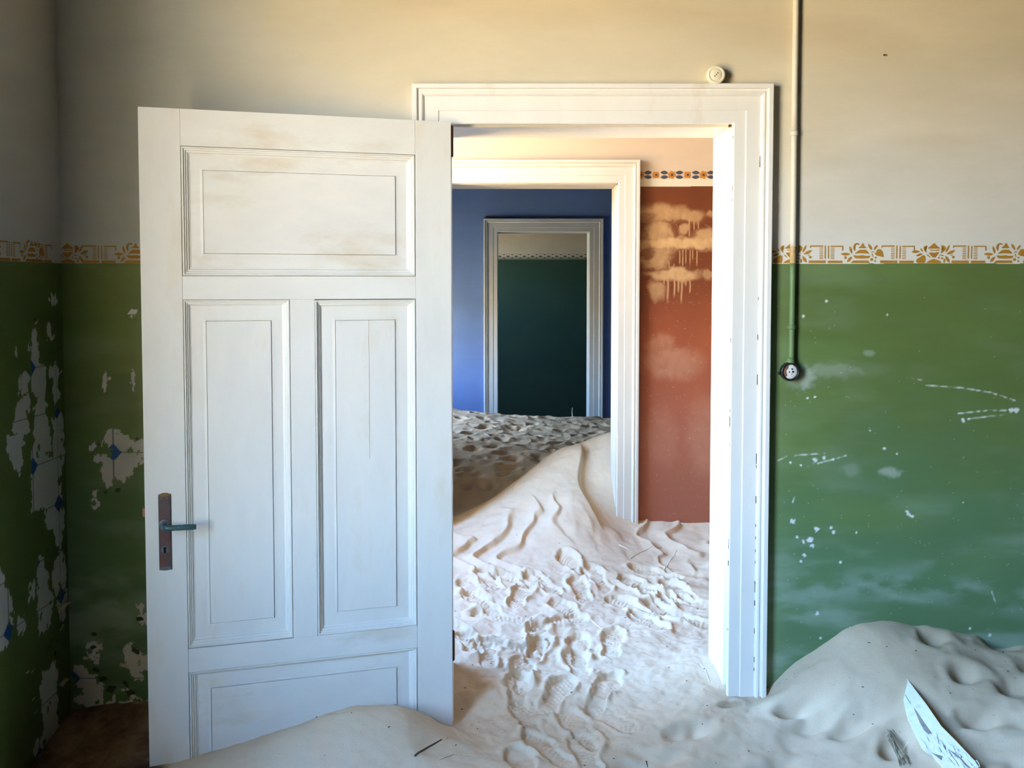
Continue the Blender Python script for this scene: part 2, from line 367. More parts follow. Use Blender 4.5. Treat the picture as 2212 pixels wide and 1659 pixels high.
def col_back(u, v):
    n = len(u)
    cream = np.tile(np.array([*CREAM, .8]), (n, 1))
    st = fbm(u * 1.4 + 5, v * 5.5, 5)
    cream[:, :3] *= (.86 + .24 * st)[:, None]
    stain = sstep(.56, .72, fbm(u * .9 + 31, v * 9 + 2, 5)) * .28
    cream = mix(cream, (.58, .44, .27, .8), stain)
    whiten = 1 - sstep(DADO + .02, DADO + .75, v + (fbm(u * 2, v * 2, 3) - .5) * .5)  # whiter low, creamier high: the tint of the light painted in
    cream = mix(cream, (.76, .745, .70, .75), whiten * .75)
    grey = sstep(0, 1, (-.35 - u + (fbm(u * 1.5, v * 1.5, 4) - .5) * .9) / .8)  # greyer paint towards the left, with the dimmer light there painted in
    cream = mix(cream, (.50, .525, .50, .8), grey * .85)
    g = np.tile(np.array([*GREEN, .42]), (n, 1))
    f = fbm(u * 3.2, v * 7, 5)
    g = mix(g, (.17, .285, .09, .45), sstep(.45, .72, f) * .28)
    g = mix(g, (.105, .225, .125, .5), .62 * (1 - sstep(.45, 1.25, v + (f - .5) * .6)))  # teal towards the foot: chalky dust plus bluish light put into the colour
    dust = sstep(.46, .80, fbm(u * 4.5 + 8, v * 13 + 4, 7)) * (.12 + .50 * (1 - sstep(.25, .95, v)))
    g = mix(g, (.33, .42, .33, .7), np.clip(dust, 0, .75))
    band = np.exp(-((v - .47 - .03 * np.sin(u * 6)) / .055) ** 2) * sstep(.38, .70, fbm(u * 9, v * 20, 6)) * .42
    g = mix(g, (.36, .46, .40, .7), band)
    edge = np.exp(-((u - .86) / .07) ** 2) * .28 * fbm(u * 4, v * 5, 4)
    g = mix(g, (.36, .42, .22, .55), edge)
    for px, py, rx, ry, a in ((1742, 815, .035, .05, .5), (1922, 1020, .05, .022, .55), (1838, 1015, .04, .03, .25), (1878, 762, .022, .014, .35), (1800, 800, .11, .03, .3), (1725, 820, .05, .05, .3)):
        q = PY(px, py, 0); d = np.hypot((u - q[0]) / rx, (v - q[2]) / ry) + (fbm(u * 50, v * 70, 3) - .5) * .7
        g = mix(g, (.42, .47, .40, .7), a * (1 - sstep(.4, 1.1, d)))
    wv = DADO + (fbm(u * 6, v * 0, 3) - .5) * .005
    c = np.where((v > wv)[:, None], cream, g)
    fine = (vnoise(u * 420, v * 420) > .95) & (vnoise(u * 60 + 7, v * 60) > .70) & (v < 1.5) & (u > .85)
    c[fine] = c[fine] * .5 + np.array([.6, .62, .58, .6]) * .5
    sel = (u > .84) & (v < 1.5) & (u < 1.8)
    cs, us, vv = c[sel], u[sel], v[sel]
    for pl in SCRATCH:
        for a, b in zip(pl, pl[1:]):
            A = PY(*a, 0)[[0, 2]]; B = PY(*b, 0)[[0, 2]]
            d = segdist(us, vv, A, B); t = (1 - sstep(.0012, .0038, d)) * np.clip(vnoise(us * 90, vv * 90) * 1.6 - .25, 0, 1)
            cs = mix(cs, (.70, .72, .66, .6), t * .8)
    for px, py, r in SPECK: splat(cs, us, vv, px, py, r * .0013, (.74, .77, .76, .6), 'b')
    c[sel] = cs
    peel(c, u, v, PB, T0B, 3.)
    return c
def col_left(u, v):
    n = len(u)
    c = np.tile(np.array([*CREAM, .8]), (n, 1)); c = mix(c, (.60, .61, .60, .8), 1 - .35 * sstep(DADO, DADO + .8, v))
    g = np.tile(np.array([*GREEN, .5]), (n, 1)); g[:, :3] *= (.8 + .4 * fbm(u * 5, v * 5, 4))[:, None]
    c = np.where((v > DADO)[:, None], c, g)
    peel(c, u, v, PL, T0L, 21.)
    return c
LAY = .0015
Ub = steps((-1.504, -1.15, .0028), (-1.15, .86, .03), (.86, 1.74, .0028), (1.74, XRF - .001, .06))
Vb = steps((FLZ, .02, .03), (.02, 1.575, .0032), (1.575, 1.60, .002), (1.60, CEIL, .03))
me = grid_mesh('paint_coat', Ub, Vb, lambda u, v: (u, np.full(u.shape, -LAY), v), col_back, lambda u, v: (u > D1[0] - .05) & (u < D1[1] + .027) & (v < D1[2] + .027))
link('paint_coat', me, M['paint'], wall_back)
Ul = steps((YF + .001, WIN1[0], .1), (WIN1[0], WIN1[1], .1), (WIN1[1], -.44, .03), (-.44, -.0016, .0022))
me = grid_mesh('paint_coat', Ul, Vb, lambda u, v: (np.full(u.shape, XL1 + LAY), u, v), col_left, lambda u, v: (u > WIN1[0]) & (u < WIN1[1]) & (v > WIN1[2]) & (v < WIN1[3]))
link('paint_coat', me, M['paint'], wall_left)

def col_red(u, v):
    n = len(u)
    R0 = 2.03
    c = np.tile(np.array([.60, .46, .335, .8]), (n, 1)); c[:, :3] *= (.92 + .14 * fbm(u * 2, v * 6, 4))[:, None]
    c = mix(c, (.68, .60, .45, .8), sstep(R0 - .01, R0 + .0, v) * (1 - sstep(R0 + .035, R0 + .05, v)))
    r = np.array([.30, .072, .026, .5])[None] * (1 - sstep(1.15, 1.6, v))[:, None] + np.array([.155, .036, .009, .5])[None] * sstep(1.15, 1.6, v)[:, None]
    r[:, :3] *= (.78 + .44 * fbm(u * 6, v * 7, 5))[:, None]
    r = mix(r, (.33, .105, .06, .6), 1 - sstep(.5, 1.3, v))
    O = PY(1370, 350, 1.8); sc = .1868 / 404.
    wu = (fbm(u * 22, v * 22, 4) - .5) * .05; wv = (fbm(u * 22 + 40, v * 22, 4) - .5) * .05
    X = (u + wu - O[0]) / sc; Yv = (O[2] - v + wv) / sc
    E = lambda cx, cy, rx, ry, s=.5: 1 - sstep(1 - s, 1 + s * .6, np.hypot((X - cx) / rx, (Yv - cy) / ry))
    pale = np.zeros(n)
    for a in ((330, 590, 330, 120, .62), (640, 620, 190, 90, .6), (600, 930, 620, 85, .95), (290, 820, 170, 150, .75), (560, 780, 70, 60, .7), (820, 850, 160, 90, .75), (270, 1120, 190, 110, .62), (480, 1290, 330, 72, .88), (270, 1470, 95, 120, .6), (240, 1000, 260, 90, .6), (880, 590, 50, 50, .5), (880, 1300, 70, 50, .5)):
        pale = np.maximum(pale, E(*a[:4]) * a[4])
    for a in ((720, 420, 190, 110, .8), (160, 1050, 95, 70, .75), (160, 620, 110, 60, .5), (830, 690, 75, 85, .8), (470, 790, 45, 95, .6), (680, 790, 60, 80, .6), (690, 1130, 230, 95, .95), (860, 1130, 110, 130, .95), (220, 1225, 45, 25, .7), (520, 700, 200, 22, .6)):
        pale *= 1 - E(*a[:4], .35) * a[4]
    X0 = (u + (vnoise(v * 14, u * 3) - .5) * .006 - O[0]) / sc
    for x, y0, y1, w in ((535, 1030, 1190, 8), (570, 1030, 1230, 9), (605, 1030, 1180, 7), (655, 1030, 1210, 8), (685, 1030, 1170, 7), (735, 1030, 1200, 8), (640, 660, 860, 9), (695, 660, 800, 8), (745, 670, 780, 8), (355, 660, 720, 8), (395, 1340, 1600, 14), (350, 1340, 1430, 10), (470, 1340, 1560, 12), (515, 1340, 1480, 12), (555, 1340, 1620, 12), (600, 1340, 1420, 10), (650, 1340, 1540, 9), (470, 1180, 1240, 9), (410, 1160, 1240, 9)):
        d = (1 - sstep(w * .4, w * 1.2, np.abs(X0 - x))) * sstep(y0 - 15, y0 + 5, Yv) * (1 - sstep(y1 - 60, y1 + 10, Yv))
        pale = np.maximum(pale, d * .72)
    X2 = (u + wu - PY(960, 330, 1.8)[0]) / (.3617 / 404.); Y2_ = (PY(960, 330, 1.8)[2] - v + wv) / (.3617 / 404.)
    for cx, cy, rx, ry, a in ((1360, 1250, 190, 110, .5), (1290, 1160, 90, 90, .35), (1560, 1700, 120, 260, .3), (1300, 1700, 110, 200, .2)):
        pale = np.maximum(pale, (1 - sstep(.5, 1.25, np.hypot((X2 - cx) / rx, (Y2_ - cy) / ry))) * a)
    hi = sstep(1.0, 1.7, v)
    pc = np.array([.50, .25, .15, .7]) * (1 - hi[:, None]) + np.array([.60, .36, .16, .7]) * hi[:, None]
    pale = pale * (.65 + .5 * fbm(u * 40, v * 30, 4))
    pale = np.clip(pale, 0, .95)
    r = r * (1 - pale[:, None]) + pc * pale[:, None]
    fine = (vnoise(u * 260, v * 260) > .95) & (v < 1.9)
    r[fine] = r[fine] * .6 + np.array([.6, .42, .32, .6]) * .4
    return np.where((v > R0 + (fbm(u * 8, v * 0, 2) - .5) * .004)[:, None], c, r)
Um = steps((XL2, .66, .05), (.66, 1.12, .0028), (1.12, 2.899, .06))
Vm = steps((FLZ, .16, .05), (.16, 2.02, .0042), (2.02, 2.09, .002), (2.09, CEIL, .05))
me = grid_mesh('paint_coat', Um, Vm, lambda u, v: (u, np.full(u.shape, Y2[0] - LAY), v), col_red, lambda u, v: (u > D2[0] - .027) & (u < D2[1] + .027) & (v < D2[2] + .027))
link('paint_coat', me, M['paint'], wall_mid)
def col_flat(top, bot, z):
    def f(u, v):
        a = np.tile(np.array(top), (len(u), 1)); b = np.tile(np.array(bot), (len(u), 1))
        k = (.9 + .2 * fbm(u * 3, v * 3, 4))[:, None]
        c = np.where((v > z)[:, None], a, b); c[:, :3] *= k; return c
    return f
BLUE = (.085, .165, .42, .65)
Uf = steps((-1.9, XR - .001, .06)); Vf = steps((FLZ, 1.84, .05), (1.84, 1.90, .01), (1.90, CEIL, .05))
me = grid_mesh('paint_coat', Uf, Vf, lambda u, v: (u, np.full(u.shape, Y3[0] - LAY), v), col_flat(BLUE, BLUE, 0), lambda u, v: (u > D3[0] - .027) & (u < D3[1] + .027) & (v < D3[2] + .027))
link('paint_coat', me, M['paint'], wall_blue)
me = grid_mesh('paint_coat', Uf, Vf, lambda u, v: (u, np.full(u.shape, Y4[0] - LAY), v), col_flat((.50, .52, .52, .8), (.018, .062, .052, .55), DADO4))
link('paint_coat', me, M['paint'], wall_far)
# side walls in their rooms' colours; the unseen right wall darkened against bounced light
def side_coat(parent, x, y0, y1, f, hole=None):
    me = grid_mesh('paint_coat', steps((y0, y1, .06)), Vf, lambda u, v: (np.full(u.shape, x), u, v), f, (lambda u, v: (u > hole[0]) & (u < hole[1]) & (v > hole[2]) & (v < hole[3])) if hole else None)
    link('paint_coat', me, M['paint'], parent)
RED = ((.74, .60, .42, .8), (.30, .075, .03, .5))
side_coat(wall_left2, XL2 + LAY, Y1[1], Y2[0], col_flat(*RED, 2.03), WIN2)
side_coat(wall_left3, XL3 + LAY, Y2[1], Y3[0], col_flat(BLUE, BLUE, 0), WIN3)
side_coat(wall_left4, XL4 + LAY, Y3[1], Y4[0], col_flat((.50, .52, .52, .8), (.018, .062, .052, .55), DADO4), WIN4)
side_coat(wall_right, XRF - LAY, YF + .01, Y1[0], col_flat((.10, .10, .08, .8), (.035, .06, .025, .5), DADO))
side_coat(wall_inner, XR - LAY, Y1[1], Y2[0], col_flat(*RED, 2.03))
side_coat(wall_inner, XR - LAY, Y2[1], Y3[0], col_flat(BLUE, BLUE, 0))

# ------------------------------------------------------------------ stencilled borders
def leaf_poly(a, b, w, n=7):
    a, b = np.array(a, float), np.array(b, float); d = b - a; p = np.array([-d[1], d[0]]) / (np.hypot(*d) + 1e-9)
    up = [a + d * i / n + p * w / 2 * math.sin(math.pi * i / n) ** .8 for i in range(1, n)]
    dn = [a + d * i / n - p * w / 2 * math.sin(math.pi * i / n) ** .8 for i in range(n - 1, 0, -1)]
    return [a, *up, b, *dn]
def circ(c, r, n=14): return [(c[0] + r * math.cos(2 * math.pi * i / n), c[1] + r * math.sin(2 * math.pi * i / n)) for i in range(n)]
def strip(pts, w):
    pts = [np.array(p, float) for p in pts]; L, R = [], []
    # smooth
    for _ in range(2):
        q = [pts[0]]
        for a, b in zip(pts, pts[1:]): q += [a * .75 + b * .25, a * .25 + b * .75]
        pts = q + [pts[-1]]
    for i, p in enumerate(pts):
        t = pts[min(i + 1, len(pts) - 1)] - pts[max(i - 1, 0)]; t = t / (np.hypot(*t) + 1e-9); k = w / 2 * (.45 + .55 * math.sin(math.pi * min(1, max(0, i / (len(pts) - 1)))))
        L.append(p + np.array([-t[1], t[0]]) * k); R.append(p - np.array([-t[1], t[0]]) * k)
    return L + R[::-1]
def rect(x0, y0, x1, y1): return [(x0, y0), (x1, y0), (x1, y1), (x0, y1)]
COLUMN = [rect(951, 150, 969, 372), rect(1006, 155, 1024, 375), rect(700, 150, 925, 171), rect(700, 171, 715, 192), rect(1052, 155, 1265, 175), rect(1248, 175, 1265, 240), rect(680, 405, 970, 448), rect(1005, 408, 1252, 448)]
for y in (195, 226, 258, 289, 318, 345, 372): COLUMN += [rect(862, y - 6, 925, y + 6), rect(1052, y - 5, 1117, y + 7)]
TEAPOT = [[(1475, 182), (1525, 160), (1538, 120), (1550, 108), (1562, 120), (1575, 160), (1612, 182), (1590, 196), (1495, 196)], [(1410, 290), (1470, 240), (1505, 222), (1600, 222), (1640, 255), (1662, 290), (1540, 282)],
          [(1385, 320), (1430, 318), (1480, 324), (1545, 314), (1600, 326), (1685, 325), (1650, 368), (1540, 372), (1430, 368)], strip([(1415, 240), (1395, 190), (1410, 140), (1450, 116), (1492, 134)], 30),
          leaf_poly((1325, 160), (1365, 290), 38), leaf_poly((1175, 295), (1342, 300), 48), leaf_poly((1285, 432), (1365, 340), 46), circ((1258, 355), 24), leaf_poly((1640, 120), (1705, 228), 42), leaf_poly((1735, 228), (1800, 140), 36),
          [(1755, 290), (1780, 255), (1800, 215), (1850, 212), (1885, 250), (1900, 300), (1905, 350), (1850, 335), (1785, 320)], circ((1700, 388), 24), circ((1768, 355), 16), circ((1763, 415), 16),
          strip([(1690, 268), (1715, 258), (1750, 256)], 13), strip([(1705, 290), (1718, 315), (1725, 345)], 13), [(1345, 448), (1390, 405), (1650, 405), (1668, 448)]]
CUP = [[(585, 178), (640, 145), (670, 110), (690, 94), (710, 110), (740, 145), (795, 178), (795, 187), (585, 187)], [(610, 203), (700, 208), (785, 203), (778, 222), (640, 220)], [(600, 262), (640, 250), (690, 257), (740, 247), (780, 250), (745, 300), (712, 336), (668, 336), (635, 300)],
       strip([(580, 143), (535, 148), (515, 190), (562, 252)], 20), strip([(808, 140), (862, 148), (878, 200), (808, 262)], 26), [(565, 430), (590, 400), (650, 372), (690, 360), (740, 375), (810, 400), (820, 430)],
       [(390, 410), (400, 365), (450, 335), (510, 295), (545, 312), (550, 380), (535, 430), (420, 430)], leaf_poly((310, 243), (455, 235), 46), leaf_poly((385, 312), (500, 270), 36), leaf_poly((460, 180), (500, 240), 24), leaf_poly((560, 280), (640, 340), 16),
       leaf_poly((885, 255), (950, 125), 34), leaf_poly((905, 285), (1045, 215), 48), leaf_poly((885, 310), (955, 425), 48), leaf_poly((865, 355), (863, 430), 34), circ((775, 340), 16), circ((828, 350), 16), circ((1017, 330), 22),
       strip([(780, 295), (820, 302), (860, 306)], 14), strip([(970, 305), (990, 300), (1005, 288)], 14)]
PXM = 1 / 646.
def flat_mesh(name, polys, tf, m, th=.0006):
    """each polygon becomes a thin painted patch of its own thickness; tf maps (u,v,depth)->xyz"""
    bm = bmesh.new()
    for p in polys:
        f = bm.faces.new([bm.verts.new(tf(*q, th)) for q in p]) if len(p) > 2 else None
    bmesh.ops.triangulate(bm, faces=bm.faces[:])
    me = bpy.data.meshes.new(name); bm.to_mesh(me); bm.free(); me.materials.append(m); return me
k1, k2 = PXM / 7.9, PXM / 7.844
def local(polys, cx, base, k): return [[((x - cx) * k, (base - y) * k) for x, y in p] for p in polys]
MOT = {'column': local(COLUMN, 985, 448, k1), 'teapot': local(TEAPOT, 1545, 448, k1), 'cup': local(CUP, 690, 430, k2)}
MOTME = {}
for k, p in MOT.items():
    MOTME[k] = flat_mesh('stencil_' + k, p, lambda u, v, t: (u, -t, v), M['ochre'])
ZB = DADO + .0015
def put(kind, parent, loc, rz=0):
    o = bpy.data.objects.new('stencil_' + kind, MOTME[kind]); COL.objects.link(o); o.parent = parent; o.location = loc; o.rotation_euler.z = rz
P154 = 154.3
for i, k in enumerate(('cup', 'column', 'teapot', 'column', 'cup', 'column', 'teapot', 'column', 'cup', 'column', 'teapot', 'column') * 4):
    px = 1784.7 - P154 / 2 + i * P154 / 2
    if px < 1600 or PY(px, 570, 0)[0] > 5: continue
    dz = 0
    put(k, wall_back, (PY(px, 570, 0)[0], -LAY - .0004, ZB + dz))
for k, px in (('cup', 147), ('column', 217), ('teapot', 294), ('column', 371), ('cup', 448), ('column', 525), ('teapot', 602)):
    put(k, wall_back, (PY(px, 570, 0)[0] + (.0 if k != 'cup' else .0), -LAY - .0004, ZB))
yc = PX(21.7, 565, XL1)[1]
for i in range(-4, 3):
    k = ('column', 'teapot', 'column', 'cup')[i % 4]; yy = yc + i * .1192
    if yy > -.11: continue
    put(k, wall_left, (XL1 + LAY + .0004, yy, ZB), math.pi / 2)
put('column', wall_left, (XL1 + LAY + .0004, -.118, ZB), math.pi / 2) if yc + 2 * .1192 > -.11 else None

# red room: flowers and leaves
O = PY(1370, 350, 1.8); ks = .1868 / 404.
def fl(cx, r, pet, n=28): return [(cx + r * (1 + .13 * math.cos(pet * t + pet * .785)) * math.cos(t), 148 + r * .98 * (1 + .13 * math.cos(pet * t + pet * .785)) * math.sin(t)) for t in [2 * math.pi * i / n for i in range(n)]]
flow, dots, leaves = [], [], []
for j in (-9, -8, -7, *range(-1, 9)):
    A = 250 + 361.5 * j; B = A + 183
    flow += [fl(A, 40, 4), fl(B, 44, 6)]; dots += [circ((A + 5, 148), 14), circ((B + 2, 148), 15)]
    for sgn in (-1, 1):
        for yy, tilt in ((121, -2), (172, 4)):
            leaves += [leaf_poly((B + sgn * 42, 148 + (yy - 148) * .9), (B + sgn * 132, yy + tilt), 42)]
rt = lambda u, v, t: (O[0] + u * ks, Y2[0] - LAY - t, O[2] - v * ks)
for nm, pl, m, t in (('stencil_flower', flow, 'flower', .0006), ('stencil_leaf', leaves, 'leafblue', .0009), ('stencil_flower_centre', dots, 'leafblue', .0012)):
    for p in pl: link(nm, flat_mesh(nm, [p], lambda u, v, tt: rt(u, v, t), M[m]), None, wall_mid)
# far room: pale band with dark lozenges
pb, db = [], []
for i in range(-14, 26):
    x = .1 + i * .0985; dz = DADO4
    db += [[(x - .018, dz + .050), (x + .018, dz + .050), (x, dz + .036)], [(x - .02, dz), (x, dz + .015), (x + .02, dz)], rect(x + .025, dz + .025, x + .073, dz + .031), rect(x + .027, dz + .050, x + .072, dz + .053), leaf_poly((x + .027, dz + .020), (x + .072, dz + .020), .011)]
link('stencil_border', flat_mesh('stencil_border', db, lambda u, v, t: (u, Y4[0] - LAY - .0012, v), M['stencilgreen']), None, wall_far)

# ------------------------------------------------------------------ door casings and jambs
CAS = [(0, 0), (0, .028), (.002, .030), (.015, .030), (.0165, .027), (.0175, .021), (.022, .020), (.027, .0235), (.033, .0225), (.037, .018), (.039, .0145), (.0395, .0125), (.085, .0125), (.0862, .0100), (.088, .009), (.124, .009), (.1275, .0065), (.129, 0)]
def casing(name, D, y, m, jy, label, w=.129, lo=0.):
    """face casing around opening D on the wall face at y (towards the camera) and jamb lining back to jy"""
    root = tag(empty(name, ((D[0] + D[1]) / 2, y, FLZ)), label, 'door frame', kind='structure')
    x0, x1, zt = D; c = Vector(root.location)
    yb = y - LAY - .0002
    def piece(nm, A, B, dirA, dirB):
        bm = bmesh.new(); rings = []
        for p, d in ((A, dirA), (B, dirB)):
            rings.append([bm.verts.new(Vector((p[0] + d[0] * (w - u) * w / .129, yb - h, p[1] + d[1] * (w - u))) - c) for u, h in [(u * w / .129, h) for u, h in CAS]])
        n = len(CAS)
        for i in range(n - 1): bm.faces.new((rings[0][i], rings[0][i + 1], rings[1][i + 1], rings[1][i]))
        bm.faces.new(rings[0]); bm.faces.new(rings[1][::-1])
        return obj(nm, bm, m, root)
    piece('casing_leg', (x0, FLZ), (x0, zt), (-1, 0), (-1, 1))
    piece('casing_leg', (x1, FLZ), (x1, zt), (1, 0), (1, 1))
    piece('casing_head', (x0, zt), (x1, zt), (-1, 1), (1, 1))
    ya, ybk = y - .008, jy + .010
    ym = y + .05; xl = x0 - lo
    for nm, a, b in (('jamb', (xl - .025, ya, FLZ), (xl - .012, ybk, zt + .025)), ('jamb', (x1 + .012, ya, FLZ), (x1 + .025, ybk, zt + .025)), ('jamb_head', (xl - .012, ya, zt + .012), (x1 + .012, ybk, zt + .025)),
                     ('door_stop', (xl - .0125, ym, FLZ), (xl, ybk - .002, zt)), ('door_stop', (x1, ym, FLZ), (x1 + .0125, ybk - .002, zt)), ('head_stop', (xl, ym, zt), (x1, ybk - .002, zt + .0125))):
        bm = bmesh.new(); box(bm, Vector(a) - c, Vector(b) - c, .0012); obj(nm, bm, m, root)
    return root
trim1 = casing('trim_1', D1, 0, M['trim'], Y1[1], 'white moulded door frame in the cream and green wall beside the open door', lo=.023)
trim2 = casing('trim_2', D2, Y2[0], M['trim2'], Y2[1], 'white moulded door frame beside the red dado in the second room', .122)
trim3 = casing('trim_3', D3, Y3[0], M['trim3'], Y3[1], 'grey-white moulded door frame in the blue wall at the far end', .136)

bm = bmesh.new(); rr = random.Random(4)
for i in range(46):
    z = rr.uniform(.2, 2.0); hh = rr.choice([.006, .01, .018, .035]); x = rr.choice([.8195, .8195, .8215, .7312]); yy = -.0165 if x > .8 else -.0078
    box(bm, (x - rr.uniform(.0006, .0016) - trim1.location.x, yy - .0006, z - FLZ), (x + rr.uniform(.0004, .0014) - trim1.location.x, yy + .002, z + hh - FLZ))
tag(obj('chipped_paint', bm, mat('bare_dark_wood', (.13, .10, .075), .8, .3, 80), trim1), kind='stuff')
# ------------------------------------------------------------------ the open panelled door
HX, HY, PHI, WD, TD = -.199, -.05, math.radians(15.6), .95, .042
door = tag(empty('door_1', (HX, HY, 0)), 'open white panelled door with brown lock plate, buried at its foot in sand', 'door', kind='structure')
# local axes: x = along the leaf from hinge to free edge, y = into the leaf (away from the camera), z up
door.rotation_euler.z = math.pi + PHI
# with that turn local -y would face away, so the face towards the camera is local +y
def LV(u, d, z): return (u, d, z)     # d > 0: proud of the front face
DZ0, DZ1 = -.15, 2.043
def leaf_box(nm, u0, u1, z0, z1, m, d0=-TD, d1=0., bev=.0012):
    bm = bmesh.new(); box(bm, LV(u0, d0, z0), LV(u1, d1, z1), bev); return obj(nm, bm, m, door)
PAN = {'top': ((.118, .832, 1.539, 1.932), (.147, .806, 1.567, 1.906), (.182, .769, 1.609, 1.861)),
       'left': ((.516, .832, .388, 1.467), (.541, .810, .418, 1.446), (.574, .766, .457, 1.400)),
       'right': ((.118, .440, .386, 1.465), (.146, .418, .416, 1.441), (.185, .375, .456, 1.398)),
       'bottom': ((.118, .832, -.04, .313), (.146, .806, -.01, .296), (.186, .767, .035, .250))}
g = .0004
leaf_box('stile', 0, .118 - g, DZ0, DZ1, M['white']); leaf_box('stile', .832 + g, WD, DZ0, DZ1, M['white'])
leaf_box('rail', .118, .832, 1.932, DZ1, M['rail']); leaf_box('rail', .118, .832, 1.467, 1.539, M['rail']); leaf_box('rail', .118, .832, .313, .387, M['rail']); leaf_box('rail', .118, .832, DZ0, -.04, M['rail'])
leaf_box('muntin', .440, .516, .387, 1.467, M['white'])
MOULD = [(0, -.009), (.045, -.009), (.055, -.001), (.11, .0015), (.24, .0015), (.30, -.0035), (.46, -.0035), (.50, -.0075), (.70, -.0085), (.76, -.0125), (.945, -.0140), (.955, -.0190), (1, -.0190)]
for k, (o_, i_, f_) in PAN.items():
    # moulding: swept profile mitred at the corners, on the front and on the back
    bm = bmesh.new(); rings = []
    for t, d in MOULD:
        q = [o_[j] * (1 - t) + i_[j] * t for j in range(4)]
        rings.append([bm.verts.new(LV(*p)) for p in ((q[0], d, q[2]), (q[1], d, q[2]), (q[1], d, q[3]), (q[0], d, q[3]))])
    for A, B in zip(rings, rings[1:]):
        for j in range(4): bm.faces.new((A[j], A[(j + 1) % 4], B[(j + 1) % 4], B[j]))
    # back edge to give it a body
    bk = [bm.verts.new(LV(*p)) for p in ((i_[0], -.026, i_[2]), (i_[1], -.026, i_[2]), (i_[1], -.026, i_[3]), (i_[0], -.026, i_[3]))]
    for j in range(4): bm.faces.new((rings[-1][j], rings[-1][(j + 1) % 4], bk[(j + 1) % 4], bk[j]))
    obj('panel_moulding', bm, M['white'], door)
    # raised and fielded panel
    bm = bmesh.new(); rings = []
    e = .004
    for q, d in (((i_[0] - e, i_[1] + e, i_[2] - e, i_[3] + e), -.0152), ((f_[0] - .010, f_[1] + .010, f_[2] - .010, f_[3] + .010), -.0144), ((f_[0] - .0015, f_[1] + .0015, f_[2] - .0015, f_[3] + .0015), -.0134), ((f_[0] - .0013, f_[1] + .0013, f_[2] - .0013, f_[3] + .0013), -.0200), (f_, -.0200), ((f_[0] + .0002, f_[1] - .0002, f_[2] + .0002, f_[3] - .0002), -.0105)):
        rings.append([bm.verts.new(LV(*p)) for p in ((q[0], d, q[2]), (q[1], d, q[2]), (q[1], d, q[3]), (q[0], d, q[3]))])
    for A, B in zip(rings, rings[1:]):
        for j in range(4): bm.faces.new((A[j], A[(j + 1) % 4], B[(j + 1) % 4], B[j]))
    bm.faces.new(rings[-1])
    q = rings[0]; b2 = [bm.verts.new(v.co + Vector((0, -.018, 0))) for v in q]
    for j in range(4): bm.faces.new((q[j], q[(j + 1) % 4], b2[(j + 1) % 4], b2[j]))
    bm.faces.new(b2[::-1])
    obj('panel', bm, M['rail'] if k in ('top', 'bottom') else M['white'], door)
# crack in the right upright panel, a thin brown strip
bm = bmesh.new(); uu = .270; pts = [(uu + (random.random() - .5) * .002, z) for z in np.linspace(.95, 1.40, 16)]
for (a, z0), (b, z1) in zip(pts, pts[1:]): bm.faces.new([bm.verts.new(LV(*p)) for p in ((a - .0006, -.0102, z0), (a + .0006, -.0102, z0), (b + .0006, -.0102, z1), (b - .0006, -.0102, z1))])
tag(obj('panel_crack', bm, mat('crack_brown_wood', (.40, .30, .18), .8), door))
# lock furniture
plate = empty('lock_plate'); plate.parent = door
pu0, pu1, pz0, pz1 = .8755, .9115, .640, .879
def rounded_plate(u0, u1, z0, z1, arch, d0, d1):
    bm = bmesh.new(); n = 8
    out = [(u0 + (u1 - u0) * i / n, z1 - arch + arch * math.sin(math.pi * i / n)) for i in range(n + 1)][::-1] + [(u0 + (u1 - u0) * i / n, z0 + arch * .6 - arch * .6 * math.sin(math.pi * i / n)) for i in range(n + 1)]
    f = bm.faces.new([bm.verts.new(LV(u, d0, z)) for u, z in out])
    r = bmesh.ops.extrude_face_region(bm, geom=[f]); vs_ = [v for v in r['geom'] if isinstance(v, bmesh.types.BMVert)]
    for v in vs_: v.co.y = d1
    es = [e for e in bm.edges if abs(e.verts[0].co.y - d1) < 1e-6 and abs(e.verts[1].co.y - d1) < 1e-6]
    bmesh.ops.bevel(bm, geom=es, offset=min(.0015, (d1 - d0) * .5), segments=2, affect='EDGES')
    return bm
tag(obj('backplate', rounded_plate(pu0, pu1, pz0, pz1, .005, 0, .004), M['metal'], plate), 'tarnished brown lock backplate')
for z0, z1 in ((pz1 - .009, pz1 - .0005), ):
    obj('plate_edge', rounded_plate(pu0 + .001, pu1 - .001, z0 - .002, z1, .004, .0035, .0046), M['brassedge'], plate)
obj('plate_foot', rounded_plate(pu0 + .001, pu1 - .001, pz0 + .001, pz0 + .013, .003, .0035, .0046), M['rosette'], plate)
RY = Matrix.Rotation(-math.pi / 2, 4, 'X')     # local Z -> +y (out of the face)
for du in (.010, .026):
    bm = bmesh.new(); lathe(bm, [(.0026, 0), (.0034, .001), (.003, .0016), (.0018, .0012)], 14, Matrix.Translation(LV(pu0 + du, .004, pz1 - .0145)) @ RY); obj('screw', bm, M['rosette'], plate, True)
bm = bmesh.new(); lathe(bm, [(.0165, 0), (.0165, .0012), (.0145, .0024), (.0105, .0026), (.010, .006), (.0085, .007), (.004, .007)], 28, Matrix.Translation(LV(.8945, .004, .783)) @ RY); obj('rosette', bm, M['rosette'], plate, True)
bm = bmesh.new(); lathe(bm, [(.012, 0), (.012, .0008), (.010, .0012)], 24, Matrix.Translation(LV(.8945, .004, .705)) @ RY); obj('keyhole_ring', bm, M['rosette'], plate, True)
bm = bmesh.new(); lathe(bm, [(.0042, 0), (.0042, .0018)], 18, Matrix.Translation(LV(.8945, .004, .7095)) @ RY); box(bm, LV(.8908, .004, .6945), LV(.8982, .0058, .7085)); obj('keyhole', bm, M['black'], plate)
lv = empty('lever_handle'); lv.parent = door
